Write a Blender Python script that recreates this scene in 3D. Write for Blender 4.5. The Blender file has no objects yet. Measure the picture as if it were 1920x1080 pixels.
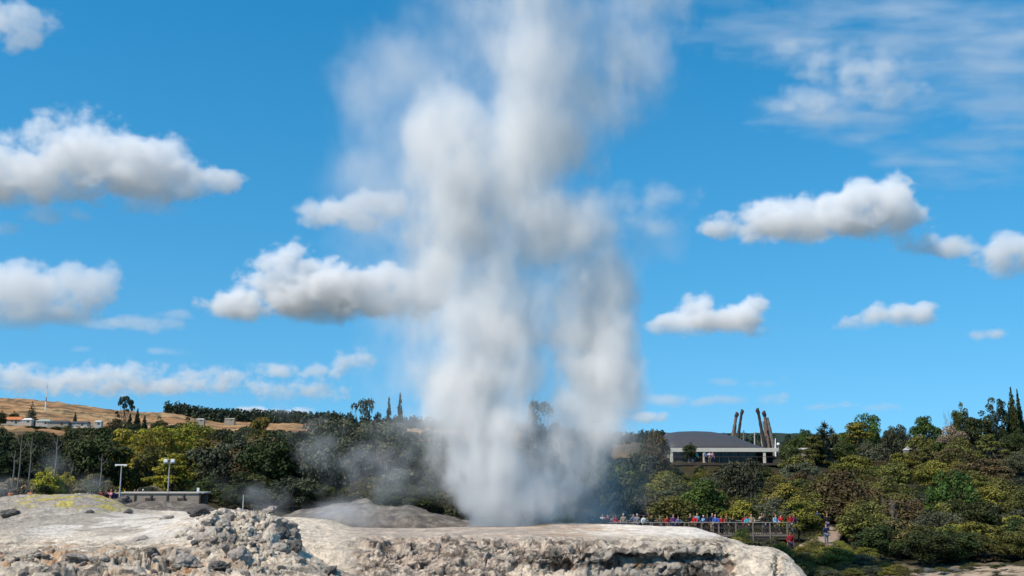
import bpy, bmesh, math, random
import numpy as np
from mathutils import Vector, Matrix, Euler

R = math.radians
scene = bpy.context.scene
COL = scene.collection
random.seed(11)

# ------------------------------------------------------------------ camera
F = 1867.0                       # focal length in pixels of a 1920 px wide frame
PITCH = math.atan(330.0 / F)     # horizon lies 330 px below the middle of the frame
CZ = 10.0                        # eye height above datum
cam_d = bpy.data.cameras.new('camera')
cam_d.sensor_width = 36.0
cam_d.lens = 36.0 * F / 1920.0
cam_d.clip_start = 0.5
cam_d.clip_end = 80000.0
cam = bpy.data.objects.new('camera', cam_d)
cam.location = (0, 0, CZ)
cam.rotation_euler = (math.pi / 2 + PITCH, 0, 0)
COL.objects.link(cam)
scene.camera = cam

# ------------------------------------------------------------------ sky, sun, exposure
SUN_EL, SUN_AZ = 52.0, -128.0    # azimuth measured from +Y towards +X; the sun stands behind and to the left
el, az = R(SUN_EL), R(SUN_AZ)
sun_dir = Vector((math.sin(az) * math.cos(el), math.cos(az) * math.cos(el), math.sin(el)))
world = bpy.data.worlds.new('World')
scene.world = world
world.use_nodes = True
wn = world.node_tree
wn.nodes.clear()
sky = wn.nodes.new('ShaderNodeTexSky')
sky.sky_type = 'NISHITA'
sky.sun_disc = False
sky.sun_elevation = el
sky.sun_rotation = az
sky.altitude = 0
sky.air_density = 1.0
sky.dust_density = 0.15
sky.ozone_density = 2.0
hs = wn.nodes.new('ShaderNodeHueSaturation')
hs.inputs['Hue'].default_value = 0.487
hs.inputs['Saturation'].default_value = 1.44
hs.inputs['Value'].default_value = 1.46
bg = wn.nodes.new('ShaderNodeBackground')
bg.inputs['Strength'].default_value = 0.11
wo = wn.nodes.new('ShaderNodeOutputWorld')
tc = wn.nodes.new('ShaderNodeTexCoord')
vm = wn.nodes.new('ShaderNodeVectorMath'); vm.operation = 'MULTIPLY_ADD'
vm.inputs[1].default_value = (1, 1, 0.62)
vm.inputs[2].default_value = (0, 0, 0.16)
wn.links.new(tc.outputs['Generated'], vm.inputs[0])
vn = wn.nodes.new('ShaderNodeVectorMath'); vn.operation = 'NORMALIZE'
wn.links.new(vm.outputs[0], vn.inputs[0])
wn.links.new(vn.outputs[0], sky.inputs['Vector'])
wn.links.new(sky.outputs[0], hs.inputs['Color'])
wn.links.new(hs.outputs[0], bg.inputs['Color'])
wn.links.new(bg.outputs[0], wo.inputs['Surface'])

sl = bpy.data.lights.new('sun', 'SUN')
sl.energy = 5.0
sl.angle = R(0.5)
sl.color = (1.0, 0.91, 0.78)
so = bpy.data.objects.new('sun', sl)
so.rotation_euler = (-sun_dir).to_track_quat('-Z', 'Y').to_euler()
so.location = (0, -20, 60)
COL.objects.link(so)

scene.view_settings.view_transform = 'Standard'
scene.view_settings.look = 'None'
scene.view_settings.exposure = 0.0
scene.view_settings.gamma = 1.0
scene.cycles.max_bounces = 10
scene.cycles.volume_bounces = 8
scene.cycles.transparent_max_bounces = 16
scene.cycles.volume_step_rate = 1.0
scene.cycles.volume_max_steps = 512
scene.cycles.use_denoising = True
scene.cycles.use_adaptive_sampling = True
scene.cycles.adaptive_threshold = 0.025

# ------------------------------------------------------------------ helpers
def at(px, py, Y):
    """The point of the place seen at pixel (px, py) of the 1920x1080 frame, Y metres ahead."""
    u, v = (px - 960.0) / F, (540.0 - py) / F
    c, s = math.cos(PITCH), math.sin(PITCH)
    dx, dy, dz = u, c - v * s, s + v * c
    k = Y / dy
    return Vector((dx * k, Y, CZ + dz * k))

def at_np(px, py, Y):
    u, v = (px - 960.0) / F, (540.0 - py) / F
    c, s = math.cos(PITCH), math.sin(PITCH)
    dy, dz = c - v * s, s + v * c
    k = Y / dy
    return np.stack([u * k, Y + 0 * k, CZ + dz * k], axis=-1)

def tag(o, label=None, cat=None, group=None, kind=None):
    if label: o['label'] = label
    if cat: o['category'] = cat
    if group: o['group'] = group
    if kind: o['kind'] = kind
    return o

# ------------------------------------------------------------------ numpy noise
def _hash(i, j, k, s=0):
    h = (i.astype(np.int64) * 374761393 + j.astype(np.int64) * 668265263 + k.astype(np.int64) * 2147483647 + s * 974711) & 0xFFFFFFFF
    h = ((h ^ (h >> 13)) * 1274126177) & 0xFFFFFFFF
    h = (h ^ (h >> 16)) & 0xFFFFFFFF
    h = (h * 2246822519) & 0xFFFFFFFF
    return (h ^ (h >> 15)) & 0xFFFFFFFF

_G = np.array([(1, 1, 0), (-1, 1, 0), (1, -1, 0), (-1, -1, 0), (1, 0, 1), (-1, 0, 1), (1, 0, -1), (-1, 0, -1),
               (0, 1, 1), (0, -1, 1), (0, 1, -1), (0, -1, -1), (1, 1, 0), (-1, 1, 0), (0, -1, 1), (0, -1, -1)], dtype=np.float64)

def perlin(p, s=0):
    i = np.floor(p).astype(np.int64); f = p - i
    u = f * f * f * (f * (f * 6 - 15) + 10)
    r = 0
    for a in (0, 1):
        for b in (0, 1):
            for c in (0, 1):
                g = _G[_hash(i[..., 0] + a, i[..., 1] + b, i[..., 2] + c, s) & 15]
                d = g[..., 0] * (f[..., 0] - a) + g[..., 1] * (f[..., 1] - b) + g[..., 2] * (f[..., 2] - c)
                w = (u[..., 0] if a else 1 - u[..., 0]) * (u[..., 1] if b else 1 - u[..., 1]) * (u[..., 2] if c else 1 - u[..., 2])
                r = r + w * d
    return r

def fbm(p, oct=4, gain=0.5, lac=2.03, s=0):
    r, a = 0, 1.0
    for o in range(oct):
        r = r + a * perlin(p, s + o); p = p * lac; a *= gain
    return r

def ridged(p, oct=3, gain=0.5, s=0):
    r, a, t = 0, 1.0, 0
    for o in range(oct):
        r = r + a * (1 - 2 * np.abs(perlin(p, s + o))); t += a; p = p * 2.1; a *= gain
    return r / t

def worley(p, s=0):
    i = np.floor(p).astype(np.int64)
    f1 = np.full(p.shape[:-1], 9.0); f2 = f1.copy(); idv = np.zeros(p.shape[:-1])
    for a in (-1, 0, 1):
        for b in (-1, 0, 1):
            for c in (-1, 0, 1):
                h = _hash(i[..., 0] + a, i[..., 1] + b, i[..., 2] + c, s)
                q = np.stack([i[..., 0] + a + (h & 255) / 255.0, i[..., 1] + b + ((h >> 8) & 255) / 255.0, i[..., 2] + c + ((h >> 16) & 255) / 255.0], -1)
                d = np.sqrt(((p - q) ** 2).sum(-1))
                nw = d < f1
                f2 = np.where(nw, f1, np.minimum(f2, d)); idv = np.where(nw, (h >> 8) / 16777216.0, idv); f1 = np.where(nw, d, f1)
    return f1, f2, idv

def sstep(a, b, x):
    t = np.clip((x - a) / (b - a), 0, 1)
    return t * t * (3 - 2 * t)

def bump(x, a, b, e):
    return sstep(a - e, a + e, x) * (1 - sstep(b - e, b + e, x))

def mixc(c, m, new):
    return c * (1 - m[..., None]) + np.array(new) * m[..., None]

def mesh_from(name, verts, faces, mats=(), smooth=True, colors=None):
    me = bpy.data.meshes.new(name)
    verts = np.asarray(verts, dtype=np.float32).reshape(-1, 3)
    faces = np.asarray(faces, dtype=np.int32)
    n = faces.shape[1]
    me.vertices.add(len(verts)); me.vertices.foreach_set('co', verts.ravel())
    me.loops.add(faces.size); me.loops.foreach_set('vertex_index', faces.ravel())
    me.polygons.add(len(faces))
    me.polygons.foreach_set('loop_start', np.arange(0, faces.size, n, dtype=np.int32))
    me.polygons.foreach_set('loop_total', np.full(len(faces), n, dtype=np.int32))
    if smooth: me.polygons.foreach_set('use_smooth', np.ones(len(faces), dtype=bool))
    me.update(calc_edges=True)
    if colors is not None:
        ca = me.color_attributes.new('tint', 'FLOAT_COLOR', 'POINT')
        c4 = np.ones((len(verts), 4), dtype=np.float32); c4[:, :3] = np.asarray(colors).reshape(-1, 3)
        ca.data.foreach_set('color', c4.ravel())
    for m in mats: me.materials.append(m)
    return me

def link(name, me, parent=None):
    o = bpy.data.objects.new(name, me)
    COL.objects.link(o)
    if parent is not None: o.parent = parent
    return o

def grid_faces(nr, nc):
    r, c = np.meshgrid(np.arange(nr - 1), np.arange(nc - 1), indexing='ij')
    a = (r * nc + c).ravel()
    return np.stack([a, a + 1, a + nc + 1, a + nc], 1)

# ------------------------------------------------------------------ surface materials
def mat(name, color, rough=0.7, spec=0.3, noise=None, tint=False, bump_=None, vary=0.0, metal=0.0):
    """noise = (scale, strength): object space mottling; tint multiplies the 'tint' attribute in; vary = random value per object"""
    m = bpy.data.materials.new(name); m.use_nodes = True
    nt = m.node_tree; N, L = nt.nodes, nt.links
    b = N['Principled BSDF']
    b.inputs['Roughness'].default_value = rough
    b.inputs['Specular IOR Level'].default_value = spec
    b.inputs['Metallic'].default_value = metal
    rgb = N.new('ShaderNodeRGB'); rgb.outputs[0].default_value = (*color, 1)
    out = rgb.outputs[0]
    def mul(a, bb):
        x = N.new('ShaderNodeMix'); x.data_type = 'RGBA'; x.blend_type = 'MULTIPLY'; x.inputs[0].default_value = 1
        L.new(a, x.inputs[6]); L.new(bb, x.inputs[7]); return x.outputs[2]
    if tint:
        a = N.new('ShaderNodeAttribute'); a.attribute_name = 'tint'
        out = mul(out, a.outputs[0])
    tc = N.new('ShaderNodeTexCoord')
    if noise:
        t = N.new('ShaderNodeTexNoise'); t.inputs['Scale'].default_value = noise[0]; t.inputs['Detail'].default_value = 6
        t.inputs['Roughness'].default_value = 0.65
        L.new(tc.outputs['Object'], t.inputs['Vector'])
        mr = N.new('ShaderNodeMapRange'); mr.inputs[1].default_value = 0.25; mr.inputs[2].default_value = 0.75
        mr.inputs[3].default_value = 1 - noise[1]; mr.inputs[4].default_value = 1 + noise[1]
        L.new(t.outputs[0], mr.inputs[0])
        out = mul(out, mr.outputs[0])
    if vary:
        oi = N.new('ShaderNodeObjectInfo')
        h = N.new('ShaderNodeHueSaturation')
        a = N.new('ShaderNodeMapRange'); a.inputs[3].default_value = 1 - vary; a.inputs[4].default_value = 1 + vary
        L.new(oi.outputs['Random'], a.inputs[0]); L.new(a.outputs[0], h.inputs['Value'])
        f = N.new('ShaderNodeMath'); f.operation = 'MULTIPLY'; f.inputs[1].default_value = 7.31; L.new(oi.outputs['Random'], f.inputs[0])
        g = N.new('ShaderNodeMath'); g.operation = 'FRACT'; L.new(f.outputs[0], g.inputs[0])
        k = N.new('ShaderNodeMapRange'); k.inputs[3].default_value = 0.5 - 0.07 * vary; k.inputs[4].default_value = 0.5 + 0.07 * vary
        L.new(g.outputs[0], k.inputs[0]); L.new(k.outputs[0], h.inputs['Hue'])
        L.new(out, h.inputs['Color']); out = h.outputs[0]
    L.new(out, b.inputs['Base Color'])
    if bump_:
        t = N.new('ShaderNodeTexNoise'); t.inputs['Scale'].default_value = bump_[0]; t.inputs['Detail'].default_value = 8
        t.inputs['Roughness'].default_value = 0.7
        L.new(tc.outputs['Object'], t.inputs['Vector'])
        bp = N.new('ShaderNodeBump'); bp.inputs['Strength'].default_value = bump_[1]; bp.inputs['Distance'].default_value = bump_[2]
        L.new(t.outputs[0], bp.inputs['Height']); L.new(bp.outputs[0], b.inputs['Normal'])
    return m

# ------------------------------------------------------------------ near rock: sheets spanned between contours
def contour_sheet(contours, px0, px1, ncol, rows):
    """contours: near to far, each a list of (px, py, Y); returns px, py, points (rows x cols)"""
    xs = np.linspace(px0, px1, ncol)
    PY, YY = [], []
    ker = np.exp(-np.linspace(-2, 2, 15) ** 2); ker /= ker.sum()
    def smooth(v):
        return np.convolve(np.pad(v, 7, mode='edge'), ker, mode='valid')
    for c in contours:
        c = sorted(c)
        PY.append(smooth(np.interp(xs, [k[0] for k in c], [k[1] for k in c])))
        YY.append(smooth(np.interp(xs, [k[0] for k in c], [k[2] for k in c])))
    PY, YY = np.array(PY), np.array(YY)
    py, Y = [], []
    for k in range(len(contours) - 1):
        t = np.linspace(0, 1, rows[k], endpoint=False)[:, None]
        py.append(PY[k] * (1 - t) + PY[k + 1] * t); Y.append(YY[k] * (1 - t) + YY[k + 1] * t)
    py.append(PY[-1:]); Y.append(YY[-1:])
    py, Y = np.concatenate(py), np.concatenate(Y)
    # soften the kinks between contours
    def soft(a):
        for _ in range(6):
            a[1:-1] = 0.25 * a[:-2] + 0.5 * a[1:-1] + 0.25 * a[2:]
        return a
    py, Y = soft(py), soft(Y)
    px = np.broadcast_to(xs, py.shape)
    return px, py, at_np(px, py, Y)

def normals(P):
    du = np.gradient(P, axis=1); dv = np.gradient(P, axis=0)
    n = np.cross(du, dv)
    n /= np.linalg.norm(n, axis=-1, keepdims=True) + 1e-9
    return n

def blur(P, k):
    for _ in range(k):
        P[1:-1] = 0.25 * P[:-2] + 0.5 * P[1:-1] + 0.25 * P[2:]
        P[:, 1:-1] = 0.25 * P[:, :-2] + 0.5 * P[:, 1:-1] + 0.25 * P[:, 2:]
    return P

M_ROCK = mat('sinter_rock', (1.0, 0.915, 0.825), 0.9, 0.15, noise=(2.6, 0.38), tint=True, bump_=(5.0, 0.9, 0.22))

CREAM, WHITE, GREY, PINK, ORANGE, YELLOW, DARK = (0.76, 0.69, 0.59), (0.86, 0.83, 0.79), (0.36, 0.34, 0.31), (0.42, 0.355, 0.30), (0.55, 0.25, 0.075), (0.52, 0.46, 0.13), (0.07, 0.065, 0.062)

# --- the slope of white and grey sinter at the left
A = [
    [(-900, 1140, 20), (620, 1140, 20), (720, 1170, 21), (860, 1230, 22)],
    [(-900, 1090, 26), (500, 1084, 27), (560, 1078, 28), (620, 1086, 28), (720, 1108, 28), (860, 1190, 28)],
    [(-900, 1056, 31), (0, 1056, 31), (120, 1052, 31), (250, 1046, 31), (350, 1038, 31), (430, 1032, 31), (500, 1037, 32), (560, 1049, 32), (620, 1063, 32), (690, 1082, 32), (760, 1120, 32), (860, 1190, 32)],
    [(-900, 1030, 36), (0, 1032, 36), (120, 1029, 36), (250, 1023, 36), (350, 1004, 36), (430, 1000, 36), (500, 1012, 36), (560, 1042, 35), (620, 1066, 35), (720, 1110, 35), (860, 1190, 35)],
    [(-900, 1010, 41), (0, 1014, 41), (120, 1009, 41), (250, 999, 41), (330, 984, 41), (370, 975, 41), (430, 969, 41), (490, 970, 41), (530, 992, 41), (570, 1035, 40), (620, 1078, 40), (860, 1190, 38)],
    [(-900, 995, 46), (0, 1004, 46), (120, 997, 46), (250, 986, 46), (350, 976, 46), (430, 970, 46), (490, 976, 46), (540, 1010, 46), (570, 1050, 46), (620, 1090, 46), (860, 1190, 44)],
    [(-900, 970, 53), (0, 992, 53), (120, 984, 53), (250, 975, 53), (350, 969, 53), (430, 967, 53), (500, 972, 53), (560, 1020, 52), (620, 1090, 50), (860, 1190, 48)],
    [(-900, 945, 60), (0, 955, 60), (60, 944, 60), (120, 942, 60), (180, 946, 60), (240, 960, 60), (300, 966, 60), (430, 965, 60), (500, 968, 60), (560, 1010, 59), (620, 1080, 58), (860, 1190, 55)],
    [(-900, 930, 66), (0, 934, 66), (60, 925, 66), (120, 924, 66), (180, 929, 66), (225, 940, 66), (250, 954, 66), (300, 961, 66), (430, 962, 66), (500, 966, 66), (560, 1010, 65), (860, 1190, 60)],
    [(-900, 960, 74), (0, 962, 74), (120, 960, 74), (240, 968, 74), (300, 972, 74), (430, 972, 74), (500, 975, 74), (860, 1190, 66)],
]
px, py, P = contour_sheet(A, -700, 860, 820, [20, 100, 80, 80, 80, 30, 26, 30, 24])
n = normals(P)
mound = np.exp(-(((px - 460) / 105) ** 2 + ((py - 1000) / 42) ** 2) ** 2)
lowf = np.exp(-(((px - 120) / 330) ** 2) - ((py - 1062) / 26) ** 2) + 0.8 * np.exp(-((px - 380) / 150) ** 2 - ((py - 1062) / 22) ** 2)
streak = np.stack([P[..., 0] * 0.35, P[..., 1] * 0.35, P[..., 2] * 2.0], -1)
flat = bump(py, 962, 1012, 14) * bump(px, 60, 520, 60) * (1 - mound)
rough = np.clip(0.32 + 0.9 * mound + 0.75 * np.clip(lowf, 0, 1) - 0.25 * flat, 0.08, 1.6)
big = fbm(P * 0.35, 3, s=3)
med = ridged(P * 0.9, 3, s=11)
f1, f2, cid = worley(P * np.array([1.5, 1.5, 2.2]) + 0.35 * fbm(P * 2, 2, s=7)[..., None], 5)
knob = (f2 - f1)
fine = fbm(P * 4.5, 3, 0.6, s=21)
crack = sstep(0.72, 0.9, ridged(P * np.array([0.55, 0.8, 1.5]) + 0.3 * fbm(P * 1.6, 2, s=31)[..., None], 2, s=33))
lay = perlin(streak * 1.4, 44)
disp = 0.30 * big * (0.4 + 0.6 * rough) + rough * (0.16 * (med - 0.3) + 0.3 * mound * np.minimum(knob, 0.5) + 0.05 * fine + 0.06 * lay) - 0.42 * crack * np.clip(rough - 0.2, 0, 1) - 0.24 * sstep(0.15, 0.4, fbm(P * np.array([1.2, 1.2, 2.2]), 4, 0.6, s=35)) * np.clip(rough - 0.25, 0, 1)
Q = P * np.array([1.0, 1.0, 1.7]) + 0.28 * np.stack([fbm(P * 1.3, 3, s=301), fbm(P * 1.3, 3, s=305), fbm(P * 1.3, 3, s=309)], -1)
w1, w2, wid = worley(Q * 1.15, 15)
v1, v2, vid = worley(Q * 2.9 + 7, 17)
split = (1 - sstep(0.02, 0.13, w2 - w1)) * 0.45 + (1 - sstep(0.02, 0.16, v2 - v1)) * 0.18
jag = ridged(P * 1.7, 3, 0.5, s=41) - 0.35
disp += np.clip(rough - 0.15, 0, 1.2) * (0.07 * jag - 0.36 * split * sstep(-0.12, 0.15, fbm(P * 0.5, 2, s=47)) + 0.22 * (wid - 0.5) + 0.08 * (vid - 0.5)) + 0.02 * fbm(P * 7, 2, s=49)
P = P + n * disp[..., None]
P[..., 2] += 0.3 * mound * (cid - 0.5)
c = np.zeros(P.shape) + np.array(CREAM)
g1 = fbm(P * 0.5 + 9, 4, 0.6, s=51)
g2 = fbm(streak * 0.9 + 5, 4, 0.6, s=57)
greyzone = (1 - sstep(230, 330, px)) * (1 - sstep(985, 1010, py))
c = mixc(c, np.clip(0.9 * greyzone + 0.7 * sstep(0.05, 0.4, g2), 0, 1) * (0.75 + 0.25 * greyzone), (0.40, 0.375, 0.34))
c = mixc(c, sstep(0.0, 0.4, g1) * 0.55, GREY)
c = mixc(c, flat * sstep(-0.25, 0.15, g2) * 0.8, WHITE)
c = mixc(c, sstep(0.1, 0.4, fbm(P * 0.8, 4, 0.6, s=61)) * (0.3 + 0.7 * np.exp(-((px + 40) / 260) ** 2)) * sstep(1000, 1035, py), (0.56, 0.37, 0.22))
c = mixc(c, sstep(0.12, 0.35, fbm(P * 1.7 + 3, 4, 0.65, s=63)) * np.exp(-((px - 350) / 60) ** 2 - ((py - 1062) / 25) ** 2), ORANGE)
sul = sstep(-0.02, 0.22, fbm(streak * 1.6, 3, 0.6, s=71)) * bump(py, 918, 956, 5) * bump(px, 40, 250, 22)
c = mixc(c, sul * 0.95, YELLOW)
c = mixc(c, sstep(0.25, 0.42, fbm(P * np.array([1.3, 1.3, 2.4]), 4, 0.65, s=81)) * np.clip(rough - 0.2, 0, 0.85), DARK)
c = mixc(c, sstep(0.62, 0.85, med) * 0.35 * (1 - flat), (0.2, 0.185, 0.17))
c = mixc(c, sstep(0.2, 0.36, fbm(P * np.array([2.4, 1.2, 4.5]) + 17, 4, 0.6, s=83)) * np.clip(0.15 + 0.8 * rough, 0, 0.8) * sstep(-0.2, 0.2, fbm(P * 0.4, 2, s=85)), (0.10, 0.09, 0.08))  # dark flecks painted into the tint for the shade of fine cracks
nr, nc = px.shape
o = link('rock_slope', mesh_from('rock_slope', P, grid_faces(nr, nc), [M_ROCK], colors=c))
tag(o, 'pale sinter slope with rubble mound, cracks and yellow sulphur along its crest', kind='structure')
SLOPE = (px[0], py, P)

# --- the terrace the geyser stands on, with the bank of cream sinter to its left
def B_(Ys, pts):
    return [(p[0], p[1], p[2] if len(p) > 2 else Ys) for p in pts]
B = [
    B_(37, [(380, 1170), (1500, 1170), (1560, 1200), (1700, 1260)]),
    B_(40, [(380, 1100), (880, 1092), (950, 1082), (1000, 1073), (1050, 1070), (1100, 1075), (1150, 1079), (1200, 1076), (1240, 1100), (1300, 1120), (1400, 1104), (1500, 1100), (1560, 1150), (1700, 1240)]),
    B_(41.5, [(380, 1086), (660, 1086), (900, 1084), (1000, 1092, 42.7), (1100, 1100, 42.8), (1200, 1104, 42.8), (1300, 1112, 42.6), (1350, 1100, 42.2), (1400, 1076), (1450, 1076), (1500, 1090), (1560, 1150), (1700, 1240)]),
    B_(43, [(380, 1056), (660, 1062), (900, 1056), (960, 1058, 43.2), (1000, 1060, 43.4), (1060, 1062, 43.4), (1090, 1062, 43.4), (1200, 1064, 43.3), (1300, 1064, 43.2), (1350, 1060, 43.0), (1385, 1056, 42.4), (1450, 1056, 42), (1500, 1080, 42), (1560, 1148), (1700, 1240)]),
    B_(44, [(380, 1030), (610, 1034), (660, 1036), (900, 1036), (1000, 1038, 43.8), (1060, 1036, 43.4), (1200, 1036, 43.0), (1300, 1036, 43.0), (1350, 1036, 42.8), (1400, 1040, 42.8), (1450, 1042, 42.8), (1485, 1062, 42.8), (1500, 1075, 42.8), (1560, 1146), (1700, 1240)]),
    B_(45.5, [(380, 1000, 46), (500, 1000, 46), (560, 1005, 46), (610, 1018), (660, 1018), (900, 1016), (1100, 1016, 44.6), (1200, 1018, 44.4), (1300, 1016, 44.4), (1350, 1018, 44), (1400, 1030, 44), (1450, 1032, 44), (1475, 1046, 44), (1500, 1071, 44), (1560, 1145), (1700, 1240)]),
    B_(48, [(380, 974, 51), (500, 974, 51), (560, 980, 50), (610, 994, 50), (640, 1002, 49), (700, 1003), (900, 1001), (1100, 1002), (1200, 1003), (1300, 997), (1340, 1002), (1375, 1013), (1400, 1024), (1445, 1028), (1470, 1041), (1500, 1070), (1560, 1145), (1700, 1240)]),
    B_(52.5, [(380, 969, 54), (500, 970, 54), (560, 971, 53), (610, 976, 53), (640, 990), (660, 993), (760, 995), (900, 992), (1000, 991), (1200, 991), (1300, 991), (1345, 1003), (1400, 1031), (1450, 1042), (1500, 1085), (1560, 1160), (1700, 1240)]),
    B_(57.5, [(380, 968), (560, 970), (620, 974), (660, 988), (760, 990), (900, 987), (980, 985), (1040, 979), (1100, 982), (1200, 985), (1300, 988), (1340, 1003), (1400, 1045), (1500, 1110), (1700, 1240)]),
    B_(60, [(380, 985), (620, 990), (760, 1000), (1000, 1000), (1300, 1005), (1400, 1065), (1500, 1130), (1700, 1240)]),
    B_(66, [(380, 1040), (1300, 1070), (1500, 1130), (1700, 1220)]),
]
px, py, P = contour_sheet(B, 400, 1640, 860, [16, 40, 60, 60, 60, 70, 40, 24, 16, 10])
n = normals(P)
face = sstep(1004, 1020, py) * (1 - sstep(1100, 1130, py)) * sstep(640, 700, px)
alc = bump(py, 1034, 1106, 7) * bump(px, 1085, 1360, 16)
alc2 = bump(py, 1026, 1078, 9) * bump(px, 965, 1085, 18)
ridge_r = sstep(1355, 1390, px) * sstep(1000, 1012, py)
bank = 1 - sstep(600, 660, px)
pale = bump(py, 1062, 1090, 6) * bump(px, 950, 1240, 25)
pink = sstep(640, 700, px) * (1 - sstep(1080, 1200, px))
rough = np.clip(0.10 + 0.9 * face * (1 - 0.75 * ridge_r) * (1 - 0.5 * bump(py, 1004, 1034, 6) * sstep(1060, 1110, px)) + 0.5 * alc + 0.7 * alc2, 0, 1.6) * (1 - 0.75 * bank)
big = fbm(P * 0.4, 3, s=103)
med = ridged(P * 1.0, 3, s=111)
f1, f2, cid = worley(P * 3.4 + 0.3 * fbm(P * 3, 2, s=107)[..., None], 105)
fine = fbm(P * 5.0, 3, 0.6, s=121)
crack = sstep(0.74, 0.92, ridged(P * np.array([0.5, 0.8, 0.9]) + 0.35 * fbm(P * 1.5, 2, s=131)[..., None], 2, s=133))
groove = ridged(np.stack([P[..., 0] * 2.2, P[..., 1] * 0.5, P[..., 2] * 0.35], -1) + 0.2 * fbm(P * 2, 2, s=141)[..., None], 2, s=143)
pock = sstep(0.18, 0.42, fbm(P * np.array([0.7, 0.7, 1.1]), 3, 0.5, s=147)) * face * (1 - ridge_r)
disp = 0.16 * big * (0.3 + rough) + rough * (0.15 * (med - 0.3) + 0.05 * fine) - 0.4 * crack * face * (1 - ridge_r) * (1 - alc) \
    + alc * (0.26 * np.sqrt(np.clip(1 - (f1 / 0.7) ** 2, 0, 1)) - 0.10 - 0.55 * bump(py, 1037, 1054, 5) * sstep(-0.25, 0.1, fbm(P * 0.6, 2, s=159)) - 0.35 * sstep(0.2, 0.45, fbm(P * 1.1, 2, s=160))) - 0.32 * pock * (1 - alc) + 0.05 * groove * (1 - bank) * face * (1 - pale) * (1 - alc) \
    - 0.22 * alc2 * sstep(0.45, 0.7, 1 - np.abs(2 * perlin(P * np.array([0.5, 0.5, 0.8]), 151))) \
    + 0.03 * fine * bank - 0.5 * bump(px + 6 * fine, 1452, 1462, 4) * bump(py, 1042, 1078, 5) * 0.6
Q = P * np.array([1.0, 1.0, 1.3]) + 0.25 * np.stack([fbm(P * 1.4, 3, s=401), fbm(P * 1.4, 3, s=405), fbm(P * 1.4, 3, s=409)], -1)
w1, w2, wid = worley(Q * 0.95, 115)
v1, v2, vid = worley(Q * 2.6 + 7, 117)
split = (1 - sstep(0.02, 0.12, w2 - w1)) * 0.45 + (1 - sstep(0.02, 0.16, v2 - v1)) * 0.2
jag = ridged(P * 1.7, 3, 0.5, s=141) - 0.35
disp += np.clip(rough - 0.1, 0, 1.2) * (1 - alc) * (0.07 * jag - 0.32 * split * sstep(-0.1, 0.2, fbm(P * 0.45, 2, s=147)) + 0.16 * (wid - 0.5) + 0.08 * (vid - 0.5)) + 0.03 * fbm(P * 6, 2, s=149) * (0.3 + rough)
P = P + n * disp[..., None]
g1 = fbm(P * 0.6 + 9, 4, 0.6, s=151)
c = np.zeros(P.shape) + np.array((0.57, 0.52, 0.45))
c = mixc(c, pink, (0.52, 0.445, 0.385))
c = mixc(c, sstep(-0.05, 0.35, g1) * 0.7, (0.40, 0.38, 0.35))
c = mixc(c, sstep(0.1, 0.4, fbm(P * 1.4, 4, 0.65, s=153)) * 0.6, CREAM)
top = 1 - sstep(1000, 1010, py)
c = mixc(c, top * sstep(1060, 1160, px) * (0.65 + 0.35 * sstep(-0.3, 0.2, g1)), WHITE)
c = mixc(c, top * sstep(640, 700, px) * (1 - sstep(1050, 1130, px)) * sstep(-0.2, 0.15, g1) * 0.7, (0.36, 0.33, 0.31))
c = mixc(c, bank, CREAM)
c = mixc(c, bank * sstep(0.05, 0.4, fbm(np.stack([P[..., 0] * 3, P[..., 1], P[..., 2] * 0.6], -1), 3, 0.6, s=155)) * 0.45, (0.3, 0.28, 0.25))
c = mixc(c, ridge_r * 0.85, CREAM)
c = mixc(c, ridge_r * sstep(0.12, 0.4, fbm(P * 2.2, 4, 0.65, s=157)) * 0.6, GREY)
c = mixc(c, pale * 0.9, (0.70, 0.63, 0.53))
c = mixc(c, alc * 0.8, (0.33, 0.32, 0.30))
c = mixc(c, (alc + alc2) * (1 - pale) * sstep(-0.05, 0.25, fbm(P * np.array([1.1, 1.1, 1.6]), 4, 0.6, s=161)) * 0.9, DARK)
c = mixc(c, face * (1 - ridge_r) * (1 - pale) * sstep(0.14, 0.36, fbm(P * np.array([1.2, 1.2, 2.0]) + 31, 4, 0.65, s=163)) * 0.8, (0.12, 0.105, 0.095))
c = mixc(c, face * (1 - pale) * (1 - 0.6 * ridge_r) * sstep(0.18, 0.34, fbm(P * np.array([2.6, 1.6, 4.0]) + 17, 4, 0.6, s=183)) * 0.75, (0.085, 0.075, 0.068))  # painted dark marks imitate shadowed cracks across the front face
drip = sstep(0.22, 0.45, perlin(np.stack([P[..., 0] * 1.1, P[..., 1] * 0.2, P[..., 2] * 0.25], -1), 171)) * bump(py, 1056, 1110, 12)
c = mixc(c, drip * sstep(960, 1000, px) * (1 - pale) * (1 - ridge_r) * 0.9, ORANGE)
c = mixc(c, top * sstep(0.22, 0.42, fbm(streak[:1, :1] * 0 + P * np.array([0.5, 1.2, 1]), 3, 0.6, s=173)) * bump(px, 960, 1200, 50) * 0.75, (0.5, 0.33, 0.2))
nr, nc = px.shape
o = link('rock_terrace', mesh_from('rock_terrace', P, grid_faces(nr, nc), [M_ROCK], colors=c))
tag(o, 'broad rock terrace under the geyser with dark hollows and orange stains in its front face', kind='structure')

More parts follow.
